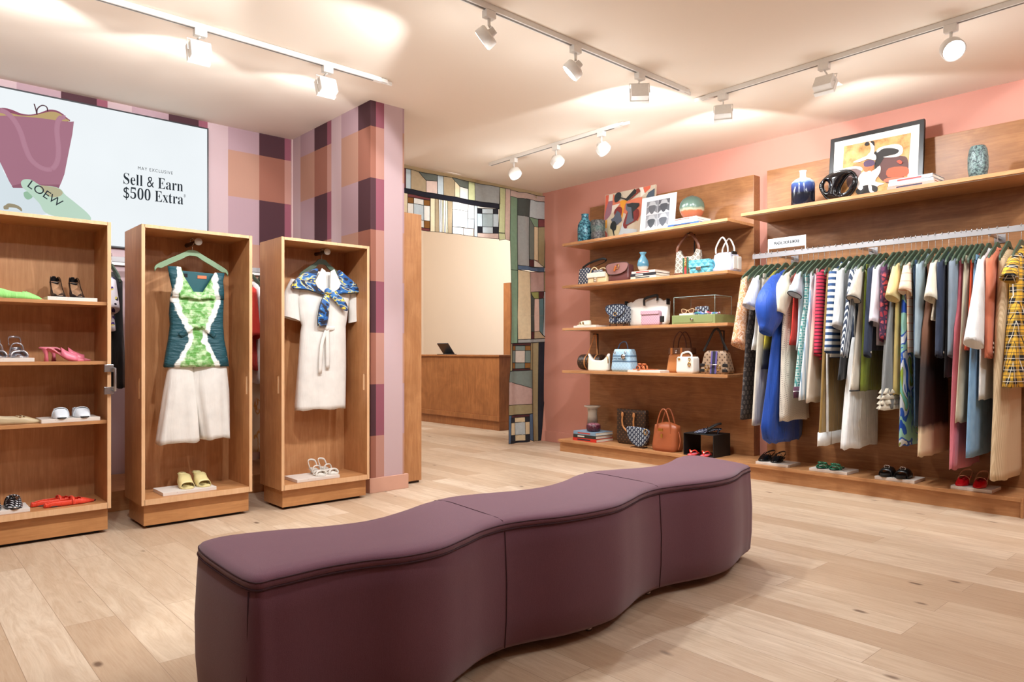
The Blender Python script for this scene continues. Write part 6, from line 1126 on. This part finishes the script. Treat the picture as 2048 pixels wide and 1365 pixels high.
# top shelf of the left unit (2.28)
z = 2.28
y_, hv = dims(1165, 428, 5.66, z); vase('tall mottled teal bottle vase at the left end of the top shelf', [(r, z_ * hv) for r, z_ in ((.072, 0), (.080, .04), (.082, .45), (.078, .62), (.055, .76), (.040, .82), (.038, .95), (.042, 1.), (.03, .98), (.028, .8))], glaze('teal_mottle', [(.0, (18, 62, 82)), (1, (30, 84, 104))], .2, spk=(92, 160, 176), bump=.5, sc2=46.), (5.70, y_ + .0, z))
y_, hv = dims(1193.5, 441, 5.68, z); vase('dark textured ribbed cylinder vase beside the teal bottle', [(r, z_ * hv) for r, z_ in ((.070, 0), (.078, .06), (.076, .36), (.070, .42), (.076, .5), (.078, .92), (.074, 1.0), (.06, .98), (.058, .5))], glaze('dark_lava', [(.0, (44, 38, 48)), (.25, (56, 50, 56)), (.4, (62, 100, 94)), (.55, (52, 54, 56)), (1, (48, 54, 52))], .3, spk=(112, 112, 108), zs=3.2, bump=1., sc2=60.), (5.70, y_, z))
def canvas(name, lb, px, X, zb, lean, th, m_face, m_side, cat='painting'):
    """leaning panel: px = (left px, right px, top px at the left, top px at the right)"""
    a, b = onR(px[0], X, 0), onR(px[1], X, 0); w_ = abs(a[1] - b[1]); h = (atX(px[0], px[2], X).z + atX(px[1], px[3], X).z) / 2 - zb
    t = thing(name, lb, cat, (X, (a[1] + b[1]) / 2, zb), RZR); h /= math.cos(lean)
    return t, w_, h, Matrix.Rotation(-lean, 4, 'X')
def flat(t, name, pts, m, M, w_, h, lay, sm=True):
    q_ = [Vector(((u_ - .5) * w_, -.0015 - .0006 * lay, v_ * h)) for u_, v_ in pts]
    if sm: q_ = smooth_path(q_, 3, True)
    part(t, name, MB().face([M @ p_ for p_ in q_]), m)
def pc(c, k=[0]): nm = 'paint_%d_%d_%d' % c; return P(nm, c, .75, gs=30.)
t, w_, h, M = canvas('painting', 'colourful abstract canvas with dark bird-like shapes leaning on the top shelf', (1205, 1306, 387, 370), 5.82, z, .09, .02, None, None)
part(t, 'canvas', MB().box(-w_ / 2, 0, 0, w_ / 2, .018, h, M=M), pc((206, 190, 166)), bevel=.001)
A_ = lambda L_: [((x - 160 + (y - 330) * .12 * 0) / 1150, 1 - (y - (325 - (x - 200) * .205)) / 960) for x, y in L_]
for i, (c, pts, s_) in enumerate([((206, 96, 74), [(175, 340), (360, 310), (360, 560), (260, 640), (165, 840)], 0), ((214, 120, 90), [(350, 300), (560, 480), (1030, 330), (1060, 620), (960, 820), (700, 700), (350, 560)], 0), ((150, 104, 116), [(250, 470), (350, 440), (330, 700), (200, 850), (180, 760)], 1), ((214, 204, 190), [(255, 330), (355, 312), (350, 440), (250, 460)], 0),
    ((204, 190, 168), [(560, 260), (960, 150), (1200, 130), (1320, 110), (1300, 340), (1060, 350), (700, 380)], 0), ((214, 104, 78), [(1050, 160), (1210, 120), (1200, 180), (1080, 280), (1000, 370), (1040, 250)], 0), ((230, 222, 210), [(960, 170), (1040, 160), (1090, 280), (1000, 360), (990, 250)], 0), ((222, 152, 48), [(540, 440), (700, 430), (650, 520), (600, 800), (560, 560)], 1), ((220, 208, 192), [(350, 540), (540, 490), (480, 560), (380, 700), (350, 700)], 0),
    ((222, 152, 48), [(160, 870), (250, 830), (255, 1000), (180, 1010)], 0), ((196, 206, 210), [(640, 830), (700, 980), (960, 980), (960, 1080), (560, 1200), (500, 1230), (590, 1000)], 0), ((206, 190, 150), [(300, 960), (560, 950), (520, 1180), (420, 1230), (300, 1120)], 1), ((126, 46, 42), [(420, 720), (420, 640), (480, 570), (560, 560), (600, 610), (580, 740), (500, 800)], 1), ((130, 52, 50), [(640, 920), (660, 820), (740, 640), (940, 580), (990, 660), (960, 780), (880, 840), (740, 920), (730, 970), (680, 980)], 1),
    ((86, 92, 106), [(345, 820), (410, 780), (480, 640), (560, 680), (610, 830), (500, 920), (380, 880)], 0), ((96, 104, 116), [(680, 600), (680, 490), (820, 480), (840, 620), (880, 820), (740, 900), (700, 900), (740, 660)], 0), ((44, 48, 50), [(700, 500), (820, 470), (990, 470), (985, 520), (860, 650), (880, 780), (850, 780), (810, 560), (720, 550)], 0), ((40, 44, 44), [(345, 1000), (360, 900), (430, 850), (490, 910), (480, 1020), (440, 1060), (495, 1240), (470, 1240), (400, 1040)], 1),
    ((46, 50, 52), [(400, 400), (430, 310), (500, 270), (560, 300), (555, 380), (500, 450), (430, 475)], 1), ((40, 42, 42), [(480, 360), (680, 390), (860, 200), (915, 220), (900, 280), (710, 440), (640, 410), (480, 380)], 0), ((130, 56, 44), [(900, 200), (960, 180), (1000, 240), (800, 400), (740, 430), (910, 270)], 0), ((76, 88, 100), [(1130, 360), (1180, 260), (1310, 180), (1310, 340), (1200, 360)], 0), ((206, 96, 74), [(660, 1090), (760, 1080), (880, 1150), (860, 1190), (800, 1180)], 0), ((180, 84, 68), [(190, 1120), (240, 1060), (290, 1120), (300, 1250), (220, 1260)], 0)]):
    flat(t, 'painted_shape', [(min(1, max(0, u_)), min(1, max(0, v_))) for u_, v_ in A_(pts)], pc(c), M, w_, h, i + 1, bool(s_))
t, w_, h, M = canvas('art_print', 'white print with four grey hatted heads leaning in front of the canvas', (1279, 1348, 396, 383), 5.70, z, .12, .01, None, None, 'print')
part(t, 'board', MB().box(-w_ / 2, 0, 0, w_ / 2, .008, h, M=M), P('print_white', (230, 232, 234), .6), bevel=.001)
for qx, qy, bgc, hc in ((.16, .50, (128, 130, 136), (96, 98, 104)), (.5, .50, (92, 94, 100), (76, 78, 84)), (.16, .12, (150, 152, 156), (70, 74, 80)), (.5, .12, (140, 142, 148), (80, 84, 92))):
    flat(t, 'print_quarter', [(qx, qy), (qx + .33, qy), (qx + .33, qy + .37), (qx, qy + .37)], pc(bgc), M, w_, h, 1, False)
    flat(t, 'print_hat', [(qx + .01, qy + .22), (qx + .07, qy + .27), (qx + .10, qy + .35), (qx + .23, qy + .35), (qx + .27, qy + .27), (qx + .32, qy + .22), (qx + .16, qy + .19)], pc((176, 178, 182)), M, w_, h, 2)
    flat(t, 'print_face', [(qx + .07, qy + .24), (qx + .26, qy + .24), (qx + .26, qy + .12), (qx + .17, qy + .01), (qx + .08, qy + .12)], pc(hc), M, w_, h, 3)
    flat(t, 'print_shoulder', [(qx, qy), (qx + .11, qy + .09), (qx + .16, qy + .02), (qx + .22, qy + .09), (qx + .33, qy + .02), (qx + .33, qy)], pc((206, 208, 212)), M, w_, h, 2.5, False)
(tx, ty, tz), W_ = books(('bright blue book at the bottom of the stack on the top shelf', 'white and aqua book in the middle of the top shelf stack', 'thin pale book on top of the top shelf stack'), 1336, 1396, 5.60, z, ((.022, (28, 84, 180), 1.03), (.028, (206, 224, 230), .95), (.020, (226, 222, 214), .90)))
y_, hv = dims(1384, 392, 5.72, tz); R0 = hv / 2
vase('round sea-green vase with rust base standing on the top shelf books', [(R0 * .55, 0), (R0 * .86, hv * .16), (R0 * 1.0, hv * .34), (R0 * 1.06, hv * .5), (R0 * 1.0, hv * .68), (R0 * .8, hv * .84), (R0 * .45, hv * .955), (R0 * .22, hv * .985), (R0 * .18, hv)], glaze('sea_globe', [(.0, (150, 78, 50)), (.30, (170, 96, 66)), (.36, (166, 166, 140)), (.46, (84, 106, 92)), (1, (66, 84, 76))], .25, zs=1 / hv), (5.72, y_, tz))
# high shelf of the right unit (2.30)
z = 2.30
y_, hv = dims(1606, 342, 5.70, z); vase('bottle vase with white neck and dark blue glazed body on the high shelf', [(r, z_ * hv) for r, z_ in ((.086, 0), (.092, .03), (.093, .60), (.088, .68), (.060, .76), (.030, .80), (.024, .84), (.024, .94), (.030, 1.), (.02, .98), (.018, .8))], glaze('midnight_drip', [(.0, (22, 26, 40)), (.35, (24, 24, 30)), (.5, (40, 50, 96)), (.62, (60, 84, 140)), (.70, (190, 214, 222)), (.78, (232, 232, 228)), (1, (236, 234, 230))], .12, zs=1 / hv), (5.70, y_, z))
t = thing('sculpture', 'glossy black ceramic loop sculpture with two openings', 'sculpture', (5.68, onR(1670, 5.68, 0)[1], z), RZR); BG = P('black_glaze', (14, 12, 13), .06)
Sx = lambda px: (onR(1670, 5.68, 0)[1] - onR(px, 5.68, 0)[1]); Sz = lambda py: atX(1670, py, 5.68).z - z; kq = 150 / 2048
V3 = lambda L_: [(Sx(1570 + x * kq), Sz(325 + y * kq + (1570 + x * kq - 1670) * .155)) for x, y in L_]
outer = V3([(870, 630), (940, 470), (1130, 310), (1400, 220), (1640, 200), (1800, 280), (1870, 450), (1830, 650), (1700, 850), (1500, 960), (1200, 1000), (1000, 890)])
ri = [(bx, r) for bx, r in ((V3([(1000, 500), (1060, 490), (1115, 560), (1130, 640), (1100, 730), (1050, 750), (1000, 700), (980, 600)]), 0), (V3([(1500, 500), (1600, 360), (1700, 300), (1770, 340), (1790, 450), (1720, 640), (1600, 790), (1480, 840), (1400, 800), (1420, 650)]), 0))]
# body as a soft slab with two holes: bands between outline points through a filled face set
bm = bmesh.new(); loops = [[Vector((x, 0, z_)) for x, z_ in outer]] + [[Vector((x, 0, z_)) for x, z_ in L_] for L_, _ in ri]; es = []
for L_ in loops:
    L_ = smooth_path(L_, 4, True); vs = [bm.verts.new(p_) for p_ in L_]
    for i in range(len(vs)): es.append(bm.edges.new((vs[i], vs[(i + 1) % len(vs)])))
bmesh.ops.triangle_fill(bm, use_beauty=True, edges=es); edge_pts = [v_.co.copy() for v_ in bm.verts]
for _ in range(3):
    ed = [e_ for e_ in bm.edges if e_.calc_length() > .02 and not e_.is_boundary]; bmesh.ops.subdivide_edges(bm, edges=ed, cuts=1); bmesh.ops.triangulate(bm, faces=[f for f in bm.faces if len(f.verts) > 3])
bd_ = {v_ for v_ in bm.verts if v_.is_boundary}; fr_ = list(bm.verts); depth = {}
for v_ in fr_: dmin = min((v_.co - p_).length for p_ in edge_pts) if v_ not in bd_ else 0; depth[v_] = .05 * math.sqrt(max(0, 1 - (1 - min(1, dmin / .05)) ** 2)) if dmin > 0 else 0
dup_ = bmesh.ops.duplicate(bm, geom=bm.verts[:] + bm.edges[:] + bm.faces[:]); mp_ = dup_['vert_map']
for v_ in fr_: mp_[v_].co.y = .06 + depth[v_]; v_.co.y = .06 - depth[v_]
bmesh.ops.remove_doubles(bm, verts=bm.verts, dist=1e-4); bmesh.ops.recalc_face_normals(bm, faces=bm.faces)
for f in bm.faces: f.smooth = True
me = bpy.data.meshes.new('body'); bm.to_mesh(me); bm.free(); me.materials.append(BG); o_ = bpy.data.objects.new('body', me); C.objects.link(o_); o_.parent = t
for L_, _ in ri[1:]:
    part(t, 'rim', MB().tube(smooth_path([(x, .06, z_) for x, z_ in L_], 4, True), .009, 8, closed=True), BG)
part(t, 'rim', MB().tube(smooth_path([(x, .06, z_) for x, z_ in outer], 4, True), .010, 10, closed=True), BG)
t, w_, h, M = canvas('framed_picture', 'large black-framed picture of a painted bird leaning on the high shelf', (1656, 1844, 278, 233), 5.84, z, .10, .02, None, None, 'picture')
fw_ = .032; m_ = MB()
for b_ in ((-w_ / 2, 0, w_ / 2, fw_), (-w_ / 2, h - fw_, w_ / 2, h), (-w_ / 2, fw_, -w_ / 2 + fw_, h - fw_), (w_ / 2 - fw_, fw_, w_ / 2, h - fw_)): m_.box(b_[0], -.008, b_[1], b_[2], .022, b_[3], M=M)
part(t, 'frame', m_, P('frame_black', (36, 34, 34), .35), bevel=.002); part(t, 'mat_board', MB().box(-w_ / 2 + fw_, .0, fw_, w_ / 2 - fw_, .012, h - fw_, M=M), P('passepartout', (232, 230, 222), .7))
n = N('ochre_ground'); v = n.co(); n.out(n.ramp(n.noise(v, 9., 5., .65), [(.35, (150, 110, 60)), (.5, (202, 150, 92)), (.62, (176, 158, 110)), (.75, (214, 170, 120))]), .7)
ux = lambda x, y: ((x - 130) / 1400, 1 - (y - (418 - (x - 130) * .235)) / 1060)
def bird(name, c, pts, lay, sm=True, mm=None): flat(t, name, [ux(*p_) for p_ in pts], mm or pc(c), M, w_, h, lay, sm)
bird('painted_ground', None, [(350, 520), (1350, 295), (1310, 1200), (330, 1330)], 1, False, n.m)
for i, (c, pts) in enumerate([((96, 66, 62), [(930, 700), (1230, 640), (1320, 700), (1310, 900), (1100, 1060), (900, 960)]), ((176, 92, 66), [(1050, 830), (1310, 800), (1310, 930), (1040, 960)]), ((190, 110, 84), [(1030, 980), (1300, 950), (1280, 1010), (1000, 1040)]), ((46, 42, 40), [(830, 600), (960, 540), (1180, 520), (1190, 600), (1000, 660), (930, 760), (840, 860), (850, 700)]),
    ((226, 222, 212), [(860, 580), (920, 520), (1130, 470), (1230, 500), (1240, 600), (1150, 660), (960, 670), (1140, 620), (1190, 560), (1100, 530), (960, 540), (880, 600)]), ((112, 88, 84), [(440, 860), (560, 850), (640, 900), (600, 1080), (500, 1180), (420, 1100)]), ((230, 228, 220), [(355, 870), (520, 830), (640, 820), (650, 890), (560, 860), (440, 880), (360, 890)]), ((200, 116, 72), [(500, 820), (600, 770), (690, 780), (680, 860), (620, 830)]),
    ((222, 210, 196), [(600, 1000), (680, 900), (820, 880), (920, 800), (930, 900), (860, 1040), (1000, 1060), (900, 1110), (840, 1180), (660, 1200), (590, 1140)]), ((40, 36, 34), [(570, 1200), (680, 1120), (820, 1100), (900, 1130), (860, 1220), (640, 1270)]), ((232, 230, 224), [(590, 1080), (640, 1060), (680, 1150), (640, 1190), (590, 1150)]), ((232, 230, 224), [(760, 1110), (810, 1110), (820, 1180), (870, 1210), (790, 1210)]),
    ((206, 104, 66), [(680, 830), (830, 790), (800, 900), (770, 850), (740, 900), (690, 900)]), ((86, 66, 90), [(680, 760), (760, 720), (840, 740), (830, 800), (700, 830)]), ((232, 230, 224), [(520, 760), (640, 700), (720, 660), (760, 620), (850, 640), (855, 720), (740, 710), (640, 750), (540, 770)]), ((232, 230, 224), [(760, 640), (780, 560), (760, 470), (740, 450), (790, 470), (830, 520), (820, 640)]),
    ((40, 36, 36), [(680, 490), (700, 455), (740, 450), (745, 490), (700, 510)]), ((40, 36, 36), [(770, 440), (820, 440), (830, 510), (800, 480)]), ((238, 234, 226), [(690, 920), (810, 920), (770, 1000), (700, 960)]), ((214, 80, 60), [(1170, 730), (1210, 705), (1250, 740), (1220, 765)])]): bird('painted_shape', c, pts, i + 2)
part(t, 'glazing', MB().box(-w_ / 2 + fw_, -.0305, fw_, w_ / 2 - fw_, -.0295, h - fw_, M=M), ACR) if 0 else None
(tx, ty, tz), W_ = books(('coral pink book at the bottom of the high shelf stack', 'white book with dark title in the middle of the high shelf stack', 'grey-blue book on top of the high shelf stack'), 1775, 1868, 5.60, z, ((.028, (222, 140, 126), 1.02), (.022, (228, 222, 214), .96), (.026, (150, 164, 178), .95)))
y_, hv = dims(1956, 293, 5.72, z); vase('speckled grey-green barrel vase at the right of the high shelf', [(r, z_ * hv) for r, z_ in ((.042, 0), (.052, .06), (.062, .35), (.062, .65), (.054, .9), (.046, .98), (.044, 1.0), (.034, .98), (.03, .6))], glaze('granite_glaze', [(.0, (104, 126, 122)), (1, (140, 162, 158))], .3, spk=(46, 58, 62), bump=.5, sc2=70.), (5.72, y_, z))
